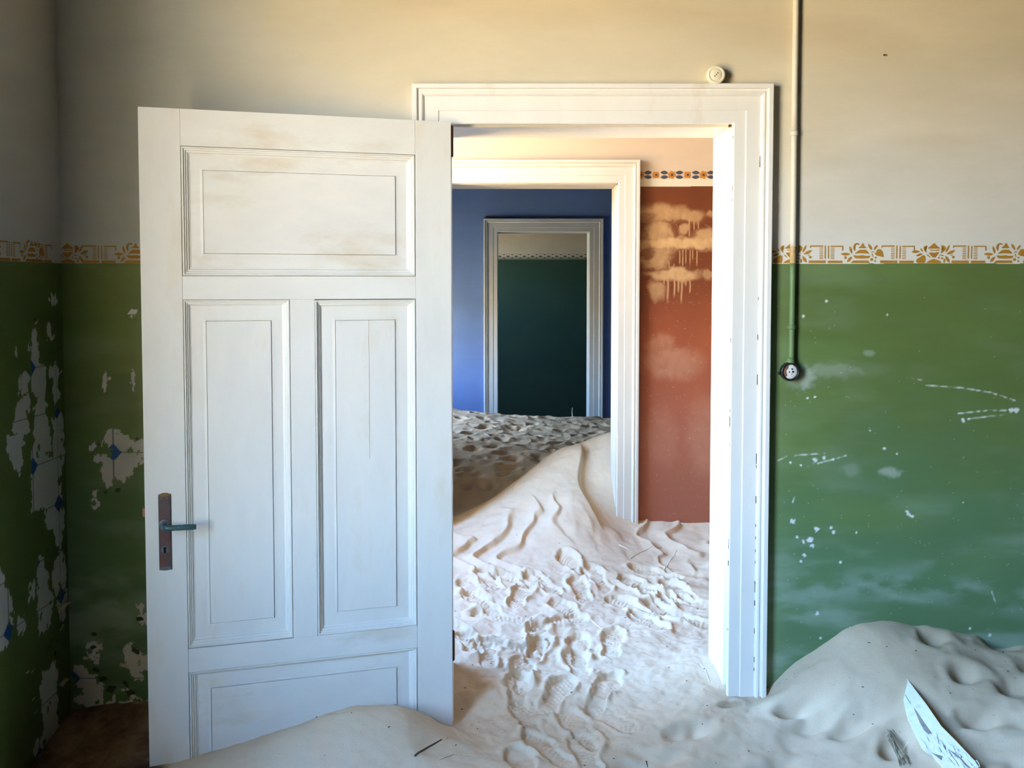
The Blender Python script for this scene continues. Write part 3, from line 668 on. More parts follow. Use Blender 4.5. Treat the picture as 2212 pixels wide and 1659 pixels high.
zl = .783
bm = bmesh.new(); tube(bm, [LV(.8945, .008, zl), LV(.8945, .030, zl), LV(.8935, .040, zl - .0005), LV(.889, .046, zl - .001), LV(.880, .049, zl - .0015), LV(.855, .050, zl - .0015), LV(.830, .050, zl - .0015), LV(.812, .050, zl - .002), LV(.800, .049, zl - .0025)], [.0065, .0065, .0078, .0086, .0086, .0084, .0086, .0086, .0078], 14, 1.)
tag(obj('lever', bm, M['verdigris'], lv, True), 'green tarnished lever handle')
bm = bmesh.new(); lathe(bm, [(.0085, 0), (.0085, .006), (.0065, .008)], 20, Matrix.Translation(LV(.8945, .009, zl)) @ RY); obj('lever_collar', bm, M['rosette'], lv, True)
bm = bmesh.new(); box(bm, LV(WD - .001, -.028, .805), LV(WD + .009, -.012, .832), .002); tag(obj('latch_bolt', bm, M['pink'], door), 'reddish latch bolt')
for z in (1.93, .25):
    h = empty('hinge'); h.parent = door
    bm = bmesh.new(); lathe(bm, [(.004, 0), (.0075, .004), (.0075, .10), (.004, .104)], 14, Matrix.Translation((-.003, -.012, z))); obj('hinge_knuckle', bm, M['rust'], h, True)
    bm = bmesh.new(); box(bm, (-.004, -.034, z), (.0005, -.006, z + .10), .0008); obj('hinge_flap', bm, M['rust'], h)

# ------------------------------------------------------------------ sand
def arr(*p): return list(p)
CP = []
def cp(y, *xz):
    for x, z in xz: CP.append((x, y, z))
cp(-1.7, (-1.5, -.24), (-.5, -.24), (.5, -.24), (1.5, -.22), (2.9, -.2), (7.5, -.2)); cp(-1.3, (-1.5, -.13), (-.5, -.08), (.3, -.08), (1.2, -.04), (2.9, .05), (7.5, 0))
cp(-.8, (-1.5, -.02), (-.9, .0), (-.3, .06), (.3, .05), (.9, .06), (1.5, .16), (2.2, .24), (2.9, .27))
cp(-.5, (-1.5, -.01), (-1.1, .0), (-.8, .02), (-.5, .08), (-.2, .075), (.1, .06), (.4, .05), (.7, .05), (1.0, .09), (1.3, .16), (1.6, .21), (2.2, .27), (2.9, .3))
cp(-.32, (.1, .055), (.5, .06), (.85, .08), (1.05, .13), (1.25, .195), (1.6, .235), (2.2, .3))
cp(-.17, (.05, .05), (.5, .085), (.8, .11), (.95, .14), (1.1, .225), (1.25, .285), (1.5, .275), (1.8, .255), (2.4, .27))
MOUNDC = [(.861, .125), (.93, .198), (1.023, .27), (1.131, .341), (1.225, .373), (1.318, .365), (1.475, .341), (1.601, .308), (1.73, .289), (2.2, .25), (2.9, .24)]
cp(-.02, *MOUNDC)
ad = np.array([-math.cos(PHI), -math.sin(PHI)]); nd = np.array([math.sin(PHI), -math.cos(PHI)])
for u, z in ((.94, .028), (.88, .030), (.826, .039), (.74, .062), (.646, .087), (.52, .108), (.42, .123), (.334, .134), (.26, .128), (.176, .121), (.091, .081), (.03, .04)):
    q = np.array([HX, HY]) + ad * u + nd * .012; CP.append((q[0], q[1], z))
    q = np.array([HX, HY]) + ad * u - nd * .09
    if u < .8 and u > .05: CP.append((q[0], q[1], .02))
CP += [(-1.5, -.02, .055), (-1.35, -.02, .08), (-1.2, -.02, .095), (-1.5, -.2, .02), (-1.5, -.35, -.02), (-1.3, -.25, .02), (-1.18, -.33, .015), (-1.0, -.03, .08), (-.6, -.02, .05), (-.3, .05, .03)]
cp(.0, (-.18, .035), (-.1, .05), (.05, .06), (.2, .07), (.45, .092), (.6, .108), (.72, .118)); cp(.2, (-.2, .10), (-.05, .09), (.2, .08), (.5, .105), (.72, .13), (-.6, .1))
cp(.45, (-1.2, .1), (-.5, .12), (-.2, .105), (.1, .085), (.5, .105), (.9, .14), (1.6, .16), (2.8, .16)); cp(.8, (-1.2, .14), (-.4, .115), (0, .1), (.4, .1), (.8, .125), (1.5, .15), (2.8, .16))
cp(1.2, (-1.2, .16), (-.5, .135), (-.2, .13), (.15, .135), (.5, .135), (.8, .14), (1.2, .165), (2.8, .17)); cp(1.5, (-1.2, .2), (-.45, .18), (-.1, .19), (.15, .205), (.35, .215), (.55, .18), (.75, .165), (1.0, .185), (2.8, .18))
cp(1.77, (-1.2, .22), (-.4, .19), (-.15, .235), (.05, .29), (.25, .335), (.42, .335), (.52, .285), (.60, .235), (.69, .214), (.78, .222), (.9, .218), (1.07, .207), (1.6, .19), (2.8, .18))
cp(2.1, (-.6, .15), (-.4, .155), (-.28, .20), (-.1, .29), (.09, .405), (.25, .465), (.4, .49), (.56, .475), (.9, .45)); cp(2.35, (-.6, .10), (-.4, .11), (-.22, .15), (-.05, .25), (.1, .375), (.25, .50), (.4, .562), (.57, .612), (.9, .66))
cp(2.55, (-1.4, .14), (-.5, .11), (-.1, .15), (.1, .25), (.25, .36), (.42, .46), (.6, .53), (1.2, .6)); cp(2.9, (-1.4, .2), (-.5, .19), (0, .185), (.3, .24), (.6, .34), (1.2, .45)); cp(3.3, (-1.4, .22), (-.5, .22), (0, .21), (.45, .23), (.9, .28), (2.8, .3))
cp(4.3, (-1.4, .26), (-.5, .24), (.2, .215), (.9, .22), (2.8, .2)); cp(5.3, (-1.4, .27), (-.5, .235), (.2, .19), (.9, .18), (2.8, .2)); cp(6.1, (-1.4, .27), (-.6, .223), (0, .16), (.45, .145), (.9, .138), (2.8, .12)); cp(6.3, (-.6, .16), (.3, .09), (.9, .07)); cp(6.6, (-.6, -.02), (.3, -.06), (.9, -.06), (2.8, -.05)); cp(6.9, (-1.4, -.1), (.4, -.15), (2.8, -.15)); cp(7.5, (-1.4, -.14), (.4, -.16), (2.8, -.16)); cp(8.9, (-1.4, -.1), (.4, -.12), (2.8, -.12))
CP = np.array(CP)
def phi_(r2): return np.where(r2 > 1e-12, .5 * r2 * np.log(r2 + 1e-12), 0)
_n = len(CP); _d2 = (CP[:, None, 0] - CP[None, :, 0]) ** 2 + (CP[:, None, 1] - CP[None, :, 1]) ** 2
_A = np.zeros((_n + 3, _n + 3)); _A[:_n, :_n] = phi_(_d2) + np.eye(_n) * 2e-4; _A[:_n, _n:] = np.c_[np.ones(_n), CP[:, :2]]; _A[_n:, :_n] = _A[:_n, _n:].T
_w = np.linalg.solve(_A, np.r_[CP[:, 2], 0, 0, 0])
def base_h(x, y):
    sh = x.shape; x = x.ravel(); y = y.ravel(); out = np.empty(x.shape)
    for s in range(0, len(x), 20000):
        X, Y = x[s:s + 20000], y[s:s + 20000]
        out[s:s + 20000] = phi_((X[:, None] - CP[None, :, 0]) ** 2 + (Y[:, None] - CP[None, :, 1]) ** 2) @ _w[:_n] + _w[_n] + _w[_n + 1] * X + _w[_n + 2] * Y
    return out.reshape(sh)
C8 = lambda x, y: (960 + x * .2766, 1200 + y * .2766)
PR = []
for x, y, a in ((560, 230, .9), (760, 260, 1.2), (590, 330, -.9), (280, 380, 1.1), (430, 480, 1.3), (1060, 290, .5), (1190, 225, 1.0), (960, 430, 1.0), (890, 500, -1.1), (720, 590, .3), (720, 690, -.6), (1050, 690, .15), (1040, 800, .1), (1440, 400, 1.2), (1590, 520, 1.2), (1720, 450, 1.0), (1900, 400, .8),
                (610, 880, -.4), (570, 990, .1), (870, 1020, -.5), (1240, 1010, -.2), (650, 1170, .2), (1050, 1250, .5), (1100, 1440, .1), (800, 1400, .5), (620, 1550, .2), (120, 600, 1.2), (180, 680, 1.0), (460, 690, 1.2), (1310, 680, -.6), (1640, 340, 1.1), (330, 760, .6), (1280, 1190, .7), (350, 230, 1.2), (200, 300, 1.0), (1000, 150, 1.1), (1650, 200, 1.1), (1820, 320, .8), (1900, 520, 1.2), (1500, 280, 1.1)):
    q = PZ(*C8(x, y), .1); PR.append((q[0], q[1], (a * .45 if len(PR) % 4 else a) + random.uniform(-.2, .2), 1.0 if y < 1150 else .55, random.random()))
DENT = []   # weathered hollows in the near sand: px, py, length, width, angle, depth
for px, py, L, Wd, a, d in ((1745, 1528, .10, .05, 0, .030), (1860, 1572, .11, .045, .1, .022), (1690, 1612, .10, .05, -.2, .020), (1480, 1545, .09, .05, .2, .018), (2085, 1545, .07, .045, .4, .028), (2130, 1600, .09, .05, .1, .026), (2020, 1500, .06, .035, .5, .02), (2170, 1490, .10, .05, .3, .025), (1570, 1610, .10, .055, 0, .016), (1930, 1610, .07, .05, .9, .03), (2200, 1560, .08, .05, .2, .022), (1590, 1505, .07, .02, .1, .018), (1100, 1640, .10, .05, .1, .014), (1400, 1600, .12, .06, .0, .016), (2160, 1430, .14, .03, -.3, .015), (740, 1556, .05, .03, .2, .01)):
    q = PZ(px, py, .14); DENT.append((q[0], q[1], L, Wd, a, d))
rs = np.random.default_rng(5)
for i in range(150): DENT.append((rs.uniform(-1.1, 1.2), rs.uniform(2.75, 6.0), rs.uniform(.05, .10), rs.uniform(.05, .09), rs.uniform(-1, 1), rs.uniform(.016, .034)))
for i in range(26): DENT.append((rs.uniform(-.4, 1.9), rs.uniform(-.75, -.1), rs.uniform(.05, .12), rs.uniform(.03, .06), rs.uniform(-.6, .6), rs.uniform(.004, .010)))
def detail_h(x, y):
    h = np.zeros(x.shape)
    lump = (fbm(x * 5, y * 5, 4) - .5)
    h += lump * .030 * sstep(-1.6, -.9, y + 0 * x) * np.where(y < .2, 1, .8)
    h += (fbm(x * 22, y * 22, 3) - .5) * .006
    # wind steps on the near slope of the drift in the second room
    m = sstep(1.12, 1.32, y) * (1 - sstep(1.72, 1.92, y)) * (1 - .8 * sstep(.20, .36, x) * (1 - sstep(.62, .72, x)))
    m *= .40 + .60 * sstep(.38, .58, fbm(x * 3.1 + 2, y * 2.2 + 7, 2))
    ph = (x * .96 + y * .12 + .42 * (fbm(x * 3.4 + 4, y * 3.6, 3) - .5) + .032 * np.sin(y * 19 + 2 + 7 * x)) / .150
    fr = ph - np.floor(ph); saw = np.where(fr < .72, fr / .72, sstep(0, 1, 1 - (fr - .72) / .28))
    h += m * (saw * saw - .33) * .025
    # trodden floor
    tr = sstep(-.35, .05, y) * (1 - sstep(1.15, 1.45, y)) * sstep(-.45, -.25, x) * (1 - sstep(.85, 1.1, x))
    h += tr * ((fbm(x * 9 + 3, y * 9, 4) - .5) * .026 + (fbm(x * 26 + 3, y * 22, 3) - .5) * .010)
    # bumpy far room
    fr3 = sstep(2.5, 3.1, y + .5 * np.minimum(x, .3) * -1)
    h += fr3 * ((1 - np.abs(2 * fbm(x * 4.2 + 9, y * 4.2, 4) - 1)) - .75) * .036
    # eroded bank beside the second door frame
    ed = .40 + .035 * np.sin(y * 9) + .10 * np.clip(1.95 - y, -.5, .4)
    bank = sstep(0, .022, x - ed) * (1 - sstep(.03, .25, x - ed)) * sstep(1.6, 1.75, y) * (1 - sstep(2.25, 2.4, y))
    h -= bank * .045
    for cx, cy, L, Wd, a, d in DENT:
        k = (np.abs(x - cx) < L * 2.2) & (np.abs(y - cy) < L * 2.2)
        if not k.any(): continue
        X = x[k] - cx; Y = y[k] - cy; u = X * math.cos(a) + Y * math.sin(a); v = -X * math.sin(a) + Y * math.cos(a)
        r = np.hypot(u / L, v / Wd) * (1 + .3 * (fbm(x[k] * 14 + cx * 9, y[k] * 14, 2) - .5) * 2.2)
        skew = 1 + .8 * np.tanh(-u / L * 1.5)
        h[k] += -d * (1 - sstep(.25, 1.15, r)) ** 1.3 * skew + d * .10 * np.exp(-((r - 1.25) / .3) ** 2)
    for cx, cy, a, s, ph in PR:
        k = (np.abs(x - cx) < .24) & (np.abs(y - cy) < .24)
        if not k.any(): continue
        X = x[k] - cx; Y = y[k] - cy; v = -X * math.sin(a) + Y * math.cos(a); u = X * math.cos(a) + Y * math.sin(a)
        w_ = (fbm(x[k] * 40, y[k] * 40, 2) - .5) * .28
        r = np.minimum(np.hypot((u - .004) / .050, (v - .055) / .088), np.hypot(u / .037, (v + .088) / .052)); r = np.minimum(r, np.hypot(u / .034, (v + .02) / .08)) + w_
        ins = 1 - sstep(.78, 1.02, r)
        pit = .017 * (.55 + .45 * np.clip(.5 + v / .2, 0, 1.2)) * (.8 + .4 * ph)
        tread = np.sin(2 * np.pi * (v + .35 * np.abs(u)) / .021 + 6 * ph) * np.sin(2 * np.pi * u / .026 + 3 * ph)
        h[k] += s * (-pit * ins + .011 * np.exp(-((r - 1.16) / .19) ** 2) * sstep(.25, .8, vnoise(x[k] * 17, y[k] * 17)) + .0042 * ins * tread * sstep(.34, .62, vnoise(x[k] * 30 + 11, y[k] * 26)))
    return h
def sand_h(x, y):
    return base_h(x, y) + detail_h(x, y)
XS = steps((-1.60, -1.15, .02), (-1.15, -.42, .008), (-.42, .80, .0042), (.80, 1.9, .0065), (1.9, 2.95, .06), (2.95, 7.7, .25))
YS = steps((-1.7, -1.2, .05), (-1.2, -.62, .02), (-.62, .0, .0048), (.0, 1.25, .0046), (1.25, 2.5, .0068), (2.5, 6.7, .018), (6.7, 7.95, .15))
sx_, sy_ = np.meshgrid(XS, YS, indexing='ij')
SH = sand_h(sx_, sy_)
def col_sand(u, v):
    c = np.tile(np.array([.615, .485, .345, .95]), (len(u), 1)); n = fbm(u * 9, v * 9, 4) - .5
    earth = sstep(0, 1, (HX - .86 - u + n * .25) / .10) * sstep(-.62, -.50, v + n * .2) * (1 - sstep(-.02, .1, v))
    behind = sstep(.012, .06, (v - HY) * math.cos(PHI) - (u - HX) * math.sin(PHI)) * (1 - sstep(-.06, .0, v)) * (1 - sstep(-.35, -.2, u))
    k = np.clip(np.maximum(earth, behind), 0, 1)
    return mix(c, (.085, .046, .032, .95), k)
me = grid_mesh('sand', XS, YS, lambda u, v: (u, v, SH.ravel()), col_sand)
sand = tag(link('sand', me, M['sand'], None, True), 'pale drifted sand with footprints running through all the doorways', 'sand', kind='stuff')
def hs(x, y):
    i = np.clip(np.searchsorted(XS, x) - 1, 0, len(XS) - 2); j = np.clip(np.searchsorted(YS, y) - 1, 0, len(YS) - 2)
    a = (x - XS[i]) / (XS[i + 1] - XS[i]); b = (y - YS[j]) / (YS[j + 1] - YS[j])
    return (SH[i, j] * (1 - a) + SH[i + 1, j] * a) * (1 - b) + (SH[i, j + 1] * (1 - a) + SH[i + 1, j + 1] * a) * b
def hit(px, py):
    """where the line of sight of a photo pixel meets the sand"""
    d = ray(px, py); t = np.linspace(2.0, 10.5, 6000); p = CAM[None] + d[None] * t[:, None]
    k = np.nonzero(p[:, 2] < hs(p[:, 0], p[:, 1]))[0]
    return p[k[0]] if len(k) else p[-1]

# ------------------------------------------------------------------ fittings on the wall
sock = tag(empty('wall_socket', (.668, 0, 2.199)), 'round cream porcelain socket with three holes above the white door frame', 'socket')
FY = Matrix.Rotation(math.pi / 2, 4, 'X')      # local Z -> -y (towards the room)
bm = bmesh.new(); lathe(bm, [(.0285, .0018), (.0295, .005), (.0290, .013), (.0305, .015), (.0305, .031), (.0285, .0345), (.0225, .0355), (.0215, .0345)], 40, FY); obj('socket_body', bm, M['ceramic'], sock, True)
bm = bmesh.new(); lathe(bm, [(.0203, .027), (.0203, .0342), (.0190, .0352), (.005, .0356)], 36, FY); obj('socket_face', bm, M['ceramic'], sock, True)
for t in (-1, 0, 1):
    bm = bmesh.new(); lathe(bm, [(.0019, .031), (.0019, .0360)], 12, Matrix.Translation((t * .0048, 0, t * .0050)) @ FY); obj('socket_hole', bm, M['black'], sock)

cx = .933
ztop, zbot = CEIL, PY(1708, 783, -.012)[2]
cond = tag(empty('conduit_pipe', (cx, 0, 0)), 'thin surface conduit pipe down the wall right of the door frame, painted like the wall', 'pipe')
m_con = mat('conduit_cream', (.70, .64, .52), .5, .1, 14, tint=(.03, .025, .02), tint_scale=30, tint_lo=.66, tint_hi=.69)
m_cog = mat('conduit_green', (.14, .22, .085), .5, .15, 14, tint=(.05, .04, .03), tint_scale=45, tint_lo=.68, tint_hi=.72)
m_coo = mat('conduit_ochre', (.56, .38, .16), .6, .35, 60)
for nm, z0, z1, m in (('upper_length', PY(1717, 288, -.012)[2], ztop - .002, m_con), ('middle_length', DADO + .055, PY(1717, 288, -.012)[2], m_con), ('stencilled_length', DADO, DADO + .055, m_coo), ('lower_length', zbot, DADO, m_cog)):
    bm = bmesh.new(); tube(bm, [(math.sin(z * 5) * .0006, -.0118, z) for z in np.linspace(z0, z1, 14)], .0098, 14); obj(nm, bm, m, cond, True)
for px, py, m in ((1717, 287, m_con), (1709, 706, m_cog)):
    z = PY(px, py, -.012)[2]
    bm = bmesh.new(); lathe(bm, [(.0104, -.009), (.0125, -.007), (.0125, .004), (.0104, .006)], 16, Matrix.Translation((0, -.0118, z))); box(bm, (-.012, -.004, z - .007), (.012, -.0016, z + .004)); obj('pipe_clip', bm, m, cond, True)
js = tag(empty('broken_socket', (.927, 0, PY(1707, 803, -.02)[2])), 'small broken round socket with black rim on the green wall under the pipe', 'socket')
bm = bmesh.new(); lathe(bm, [(.029, .0018), (.031, .004), (.031, .024), (.0295, .027), (.026, .027), (.0245, .025), (.0245, .012)], 36, FY); tag(obj('socket_rim', bm, M['bakelite'], js, True), 'black socket rim')
bm = bmesh.new(); lathe(bm, [(.0245, .010), (.0243, .020), (.022, .0215), (.006, .022)], 30, FY); obj('porcelain_insert', bm, M['porcelain'], js, True)
for x, z, r in ((.009, .000, .0035), (.006, .009, .0028), (-.003, -.001, .0025), (.005, -.008, .0015)):
    bm = bmesh.new(); lathe(bm, [(r, .020), (r, .0226)], 12, Matrix.Translation((x, 0, z)) @ FY); obj('terminal_hole', bm, M['bakelite'], js)
bm = bmesh.new(); out = [(-.0235, .004), (-.017, .016), (-.006, .021), (-.010, .010), (-.015, .004), (-.0135, -.006), (-.011, -.012), (-.017, -.016), (-.0225, -.006)]
f = bm.faces.new([bm.verts.new((x, -.0205, z)) for x, z in out]); r = bmesh.ops.extrude_face_region(bm, geom=[f]); [setattr(v.co, 'y', -.0235) for v in r['geom'] if isinstance(v, bmesh.types.BMVert)]; tag(obj('broken_edge', bm, M['brownclay'], js), 'brown broken edge of the insert')
bm = bmesh.new(); lathe(bm, [(.0045, 0), (.0055, .003), (.004, .007)], 14, Matrix.Translation((-.031, -.012, -.006)) @ Matrix.Rotation(-math.pi / 2, 4, 'Y')); obj('rim_screw', bm, M['bakelite'], js, True)
bm = bmesh.new(); tube(bm, [(.003, -.0125, .029), (.004, -.0122, .038), (.005, -.012, .048)], [.016, .0125, .0105], 16); obj('pipe_entry', bm, m_cog, js, True)

# small nail in the wall, upper right
q = PY(1908, 120, 0); nail = tag(empty('nail', (q[0], 0, q[2])), 'tiny rusty nail high in the cream wall, right of the pipe', 'nail')
bm = bmesh.new(); lathe(bm, [(.0012, .0008), (.0012, .008), (.0032, .008), (.003, .0092)], 10, FY); obj('nail_shank', bm, M['rust'], nail)

# ------------------------------------------------------------------ curled paint flakes at the peeling corner (pieces of the walls)
def flake(parent, p, nrm, s, rot, m):
    bm = bmesh.new(); n = Vector(nrm); t = n.cross(Vector((0, 0, 1))).normalized(); b = Vector((0, 0, 1)); q = Matrix.Rotation(rot, 3, n)
    t, b = q @ t, q @ b; V_ = []
    for i in range(5):
        row = []
        for j in range(4):
            a = i / 4; c = (j / 3 - .5) * (1 - .35 * a * a + .12 * math.sin(3 * j + 7 * s))
            lift = a * a * .55 + .06 * math.sin(j * 2.1)
            row.append(bm.verts.new(Vector(p) + n * (.002 + s * max(lift, 0)) + b * s * (a * .8) + t * s * c))
        V_.append(row)
    for i in range(4):
        for j in range(3): bm.faces.new((V_[i][j], V_[i + 1][j], V_[i + 1][j + 1], V_[i][j + 1]))
    o = obj('paint_flake', bm, m, parent)
    sol = o.modifiers.new('thickness', 'SOLIDIFY'); sol.thickness = .0008
    return o
m_gf = mat('flake_front', (.05, .085, .035), .6, .2, 40)
for px, py, s, r, m in ((122, 1305, .022, .4, 'p'), (150, 1322, .040, -.3, 'p'), (142, 1358, .022, .7, 'p'), (133, 1482, .030, -.6, 'p'), (122, 1386, .022, .2, 'g'), (126, 1100, .022, .2, 'g'), (68, 1452, .014, .2, 'p'), (56, 1455, .012, -.5, 'p'), (70, 1512, .014, .1, 'p'), (75, 1540, .014, .3, 'p'), (76, 700, .014, .2, 'p'), (72, 692, .012, -.8, 'g'), (128, 755, .014, .2, 'g'), (138, 930, .013, 1.4, 'p'), (138, 1010, .012, 1.2, 'p'), (130, 805, .012, .4, 'p'), (100, 1190, .02, .9, 'g'), (90, 1150, .022, .3, 'g'), (118, 1410, .026, 1.2, 'g'), (104, 1400, .024, .1, 'g'), (110, 1385, .024, .6, 'g')):
    x = min(px, 131); q = PX(x, py, XL1); flake(wall_left, q, (1, 0, 0), s * (.6 if m == 'g' else 1), r, M['flake'] if m == 'p' else m_gf)
for px, py, s, r, m in ((187, 1424, .022, .2, 'p'), (266, 1440, .03, -.2, 'p'), (205, 1400, .03, .5, 'g'), (207, 1450, .04, -.4, 'g'), (225, 1470, .045, .3, 'g'), (248, 1490, .05, 1.0, 'g'), (292, 1410, .05, -.5, 'g'), (304, 1340, .04, .2, 'g'), (205, 1372, .03, .2, 'g'), (260, 1060, .03, 1.1, 'g'), (230, 1065, .02, .2, 'g'), (300, 950, .022, .6, 'g'), (216, 962, .02, .1, 'g'), (285, 1500, .05, .3, 'g'), (270, 1480, .04, -.7, 'g'), (300, 1525, .03, .2, 'p')):
    q = PY(px, py, 0); flake(wall_back, q, (0, -1, 0), s * (.55 if m == 'g' else .8), r, M['flake'] if m == 'p' else m_gf)

# ------------------------------------------------------------------ broken board in the sand
Pt = hit(1957, 1474) + np.array([0, 0, .004]); Pb = hit(2095, 1657) + np.array([0, 0, .03])
al = (Pb - Pt) / np.linalg.norm(Pb - Pt); wd = np.array([.90, .20, .40]); wd = wd - al * np.dot(wd, al); wd /= np.linalg.norm(wd); nn = np.cross(wd, al); nn = nn if nn[2] > 0 else -nn
C4 = lambda x, y: (1930 + x * .12598, 1450 + y * .12598)
OUTL = [(230, 120), (240, 200), (215, 300), (190, 390), (170, 500), (220, 740), (330, 980), (460, 1240), (520, 1300), (640, 1370), (800, 1560), (960, 1790), (1160, 1820), (1300, 1760), (1470, 1640), (1400, 1540), (1060, 1180), (820, 940), (560, 560), (370, 310)]
board = tag(empty('broken_board', Pt), 'broken splintered white-painted board lying half buried in sand at lower right', 'board')
def on_board(x, y, lift=0.): return Vector(PP(*C4(x, y), Pt, nn) + nn * lift - Pt)
bm = bmesh.new(); f = bm.faces.new([bm.verts.new(on_board(*q)) for q in OUTL])
r = bmesh.ops.extrude_face_region(bm, geom=[f])
for v in r['geom']:
    if isinstance(v, bmesh.types.BMVert): v.co -= Vector(nn) * .020
bmesh.ops.triangulate(bm, faces=[f for f in bm.faces if len(f.verts) > 4]); obj('plank', bm, M['boardpaint'], board)
for P_ in ([(190, 400), (205, 405), (300, 560), (285, 555)], [(340, 615), (400, 690), (540, 900), (660, 1070), (600, 1085), (520, 1010), (450, 880), (390, 730)], [(640, 1390), (720, 1420), (840, 1460), (820, 1530), (760, 1480)], [(930, 1330), (1100, 1430), (1250, 1590), (1360, 1690), (1330, 1700), (1180, 1570), (1050, 1440)], [(860, 1270), (890, 1280), (895, 1350), (870, 1340)]):
    bm = bmesh.new(); f = bm.faces.new([bm.verts.new(on_board(*q, .0008)) for q in P_]); tag(obj('bare_split', bm, M['boardwood'], board))
bm = bmesh.new(); rr = random.Random(3)
for i in range(70):
    t = rr.random(); x = 480 + t * 700 + rr.uniform(-60, 330); y = 1020 + t * 520 + rr.uniform(0, 180)
    L = rr.uniform(40, 130); a = rr.uniform(.8, 1.25); dx, dy = L * math.cos(a), L * math.sin(a); w = rr.uniform(5, 13)
    p = [on_board(x - w, y, .0004), on_board(x + w, y, .0004), on_board(x + dx + w * .3, y + dy, rr.uniform(.001, .006)), on_board(x + dx - w * .3, y + dy, .001)]
    vs4 = [bm.verts.new(v) for v in p]; bm.faces.new(vs4)
tag(obj('splinters', bm, M['boardpaint'], board), kind='stuff')

# ------------------------------------------------------------------ straws, twigs and litter on the sand
def straw(name, label, cat, pts, r, m, lift=.003, group=None, arch=0.):
    P_ = [hit(*p) for p in pts]
    Q = []
    for a, b in zip(P_, P_[1:]):
        for t in np.linspace(0, 1, 6, endpoint=False): Q.append(a * (1 - t) + b * t)
    Q.append(P_[-1]); Q = np.array(Q)
    for _ in range(3): Q[1:-1] = (Q[:-2] + 2 * Q[1:-1] + Q[2:]) / 4
    n = len(Q)
    for i in range(n): Q[i, 2] = max(Q[i, 2], hs(Q[i, 0], Q[i, 1])) + lift * .2 + arch * math.sin(math.pi * i / (n - 1))
    o = Q[0].copy(); bm = bmesh.new(); tube(bm, Q - o, [r * (1 - .5 * i / n) for i in range(n)], 6)
    ob = obj(name, bm, m, None, True); ob.location = o; return tag(ob, label, cat, group)
straw('straw', 'pale curved straw with a knob end on the sand in front of the open door', 'straw', [(947, 1642), (985, 1627), (1035, 1636)], .0022, M['straw'])
straw('twig', 'dark brown twig on the sand before the foot of the open door', 'twig', [(896, 1634), (925, 1614), (954, 1598)], .0034, M['twig'])
straw('straw', 'bleached bent straw standing by the foot of the right door jamb', 'straw', [(1513, 1434), (1525, 1452), (1533, 1474)], .0018, M['paleStraw'])
straw('straw', 'bent straw curling over the drift below the red wall', 'straw', [(1361, 1207), (1386, 1191), (1429, 1183)], .0026, M['straw'])
straw('straw', 'long straight straw slanting on the drift below the red wall', 'straw', [(1432, 1237), (1447, 1212), (1462, 1189)], .0024, M['paleStraw'])
straw('straw', 'short straw lying left of the bent straw on the inner drift', 'straw', [(1337, 1177), (1361, 1188)], .002, M['paleStraw'])
straw('straw', 'pale straight straw among the footprints in the doorway', 'straw', [(1277, 1340), (1290, 1351), (1304, 1363)], .0022, M['paleStraw'])
straw('straw', 'tiny straw just above the footprints, below the long slanting straw', 'straw', [(1419, 1275), (1427, 1262)], .0018, M['paleStraw'])
straw('straw', 'long thin straw on the slope of the mound beside the door frame', 'straw', [(1708, 1484), (1761, 1477), (1804, 1480)], .0018, M['straw'])
straw('stick', 'short bright white stick on the sand left of the broken board', 'stick', [(1945, 1628), (1963, 1604)], .0022, M['paleStraw'])
straw('straw', 'small straw at the sandy foot of the door, lower panel', 'straw', [(594, 1633), (618, 1635)], .002, M['straw'])
straw('straw', 'small pale straw on the shaded far sand, nearest the door edge', 'straw', [(1036, 937), (1048, 938), (1059, 943)], .0035, M['paleStraw'])
straw('straw', 'small pale straw on the shaded far sand above the drift crest', 'straw', [(1174, 971), (1188, 979)], .0035, M['paleStraw'])
straw('straw', 'upright straw in the brown shaded hollow of the drift', 'straw', [(1105, 1061), (1112, 1043)], .003, M['straw'])
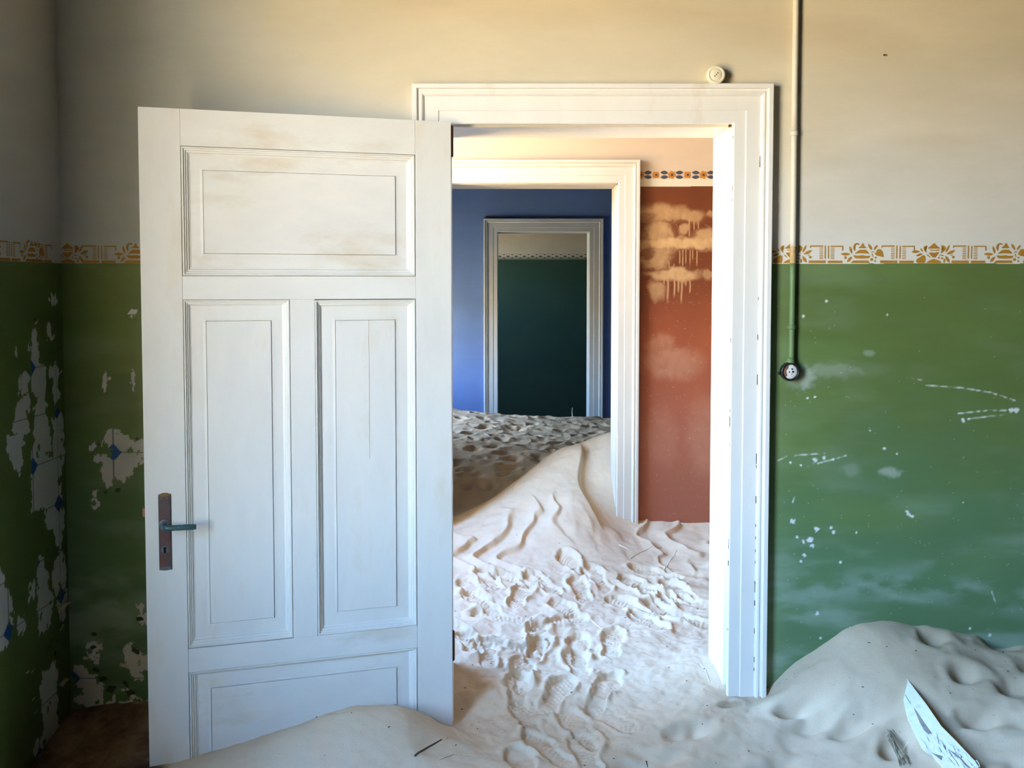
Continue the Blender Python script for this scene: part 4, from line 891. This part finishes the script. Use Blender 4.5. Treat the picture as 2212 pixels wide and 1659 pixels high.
straw('straw', 'left one of two straws at the foot of the red wall', 'straw', [(1440, 1133), (1452, 1132)], .0025, M['paleStraw'])
straw('straw', 'right one of two straws at the foot of the red wall', 'straw', [(1471, 1131), (1488, 1135)], .0025, M['paleStraw'])
straw('twig', 'thin dark upright twig on the sand at the bottom edge, below the doorway', 'twig', [(1396, 1645), (1399, 1658)], .002, M['twig'])
q = hit(1237, 902); bm = bmesh.new(); tube(bm, [(0, 0, -.03), (-.004, 0, .03), (-.006, 0, .06), (-.002, 0, .10)], [.004, .004, .003, .002], 6); ob = obj('grass_stalk', bm, M['paleStraw'], None, True); ob.location = q; tag(ob, 'single grass stalk standing on the far sand before the dark doorway', 'grass')
# dry grass bundle left of the board
m_dry = mat('dry_grass', (.27, .22, .15), .8, .35, 120)
bun = tag(empty('grass_bundle', hit(1940, 1625)), 'bundle of dry grey-brown grass stalks left of the broken board', 'grass'); o0 = np.array(bun.location); rr = random.Random(8)
for i in range(16):
    a = hit(1921 + rr.uniform(-5, 8), 1590 + rr.uniform(-12, 12)); b = hit(1952 + rr.uniform(-10, 14), 1648 + rr.uniform(-8, 10)); n = 7
    pts = [a * (1 - t) + b * t + np.array([0, 0, .004 + .008 * math.sin(math.pi * t) * rr.random()]) - o0 for t in np.linspace(0, 1, n)]
    bm = bmesh.new(); tube(bm, pts, .0011, 5); obj('stalk', bm, m_dry, bun, True)
# specks of litter that nobody could count
bm = bmesh.new(); rr = random.Random(2)
for i in range(420):
    k = rr.random()
    x, y = (rr.uniform(-.9, 1.7), rr.uniform(-.55, -.02)) if k < .5 else (rr.uniform(-.25, .75), rr.uniform(0, 1.7))
    s = rr.choice([.0006, .0008, .001, .0012, .0022])
    mt = Matrix.Translation((x, y, float(hs(x, y)) + s * .3)) @ Matrix.Rotation(rr.uniform(0, 3.1), 4, 'Z') @ Matrix.Diagonal((s * rr.uniform(1, 3), s, s * .6, 1))
    bmesh.ops.create_icosphere(bm, subdivisions=1, radius=1, matrix=mt)
tag(obj('litter', bm, M['debris']), 'fine dark specks of litter scattered over the sand', 'litter', kind='stuff')
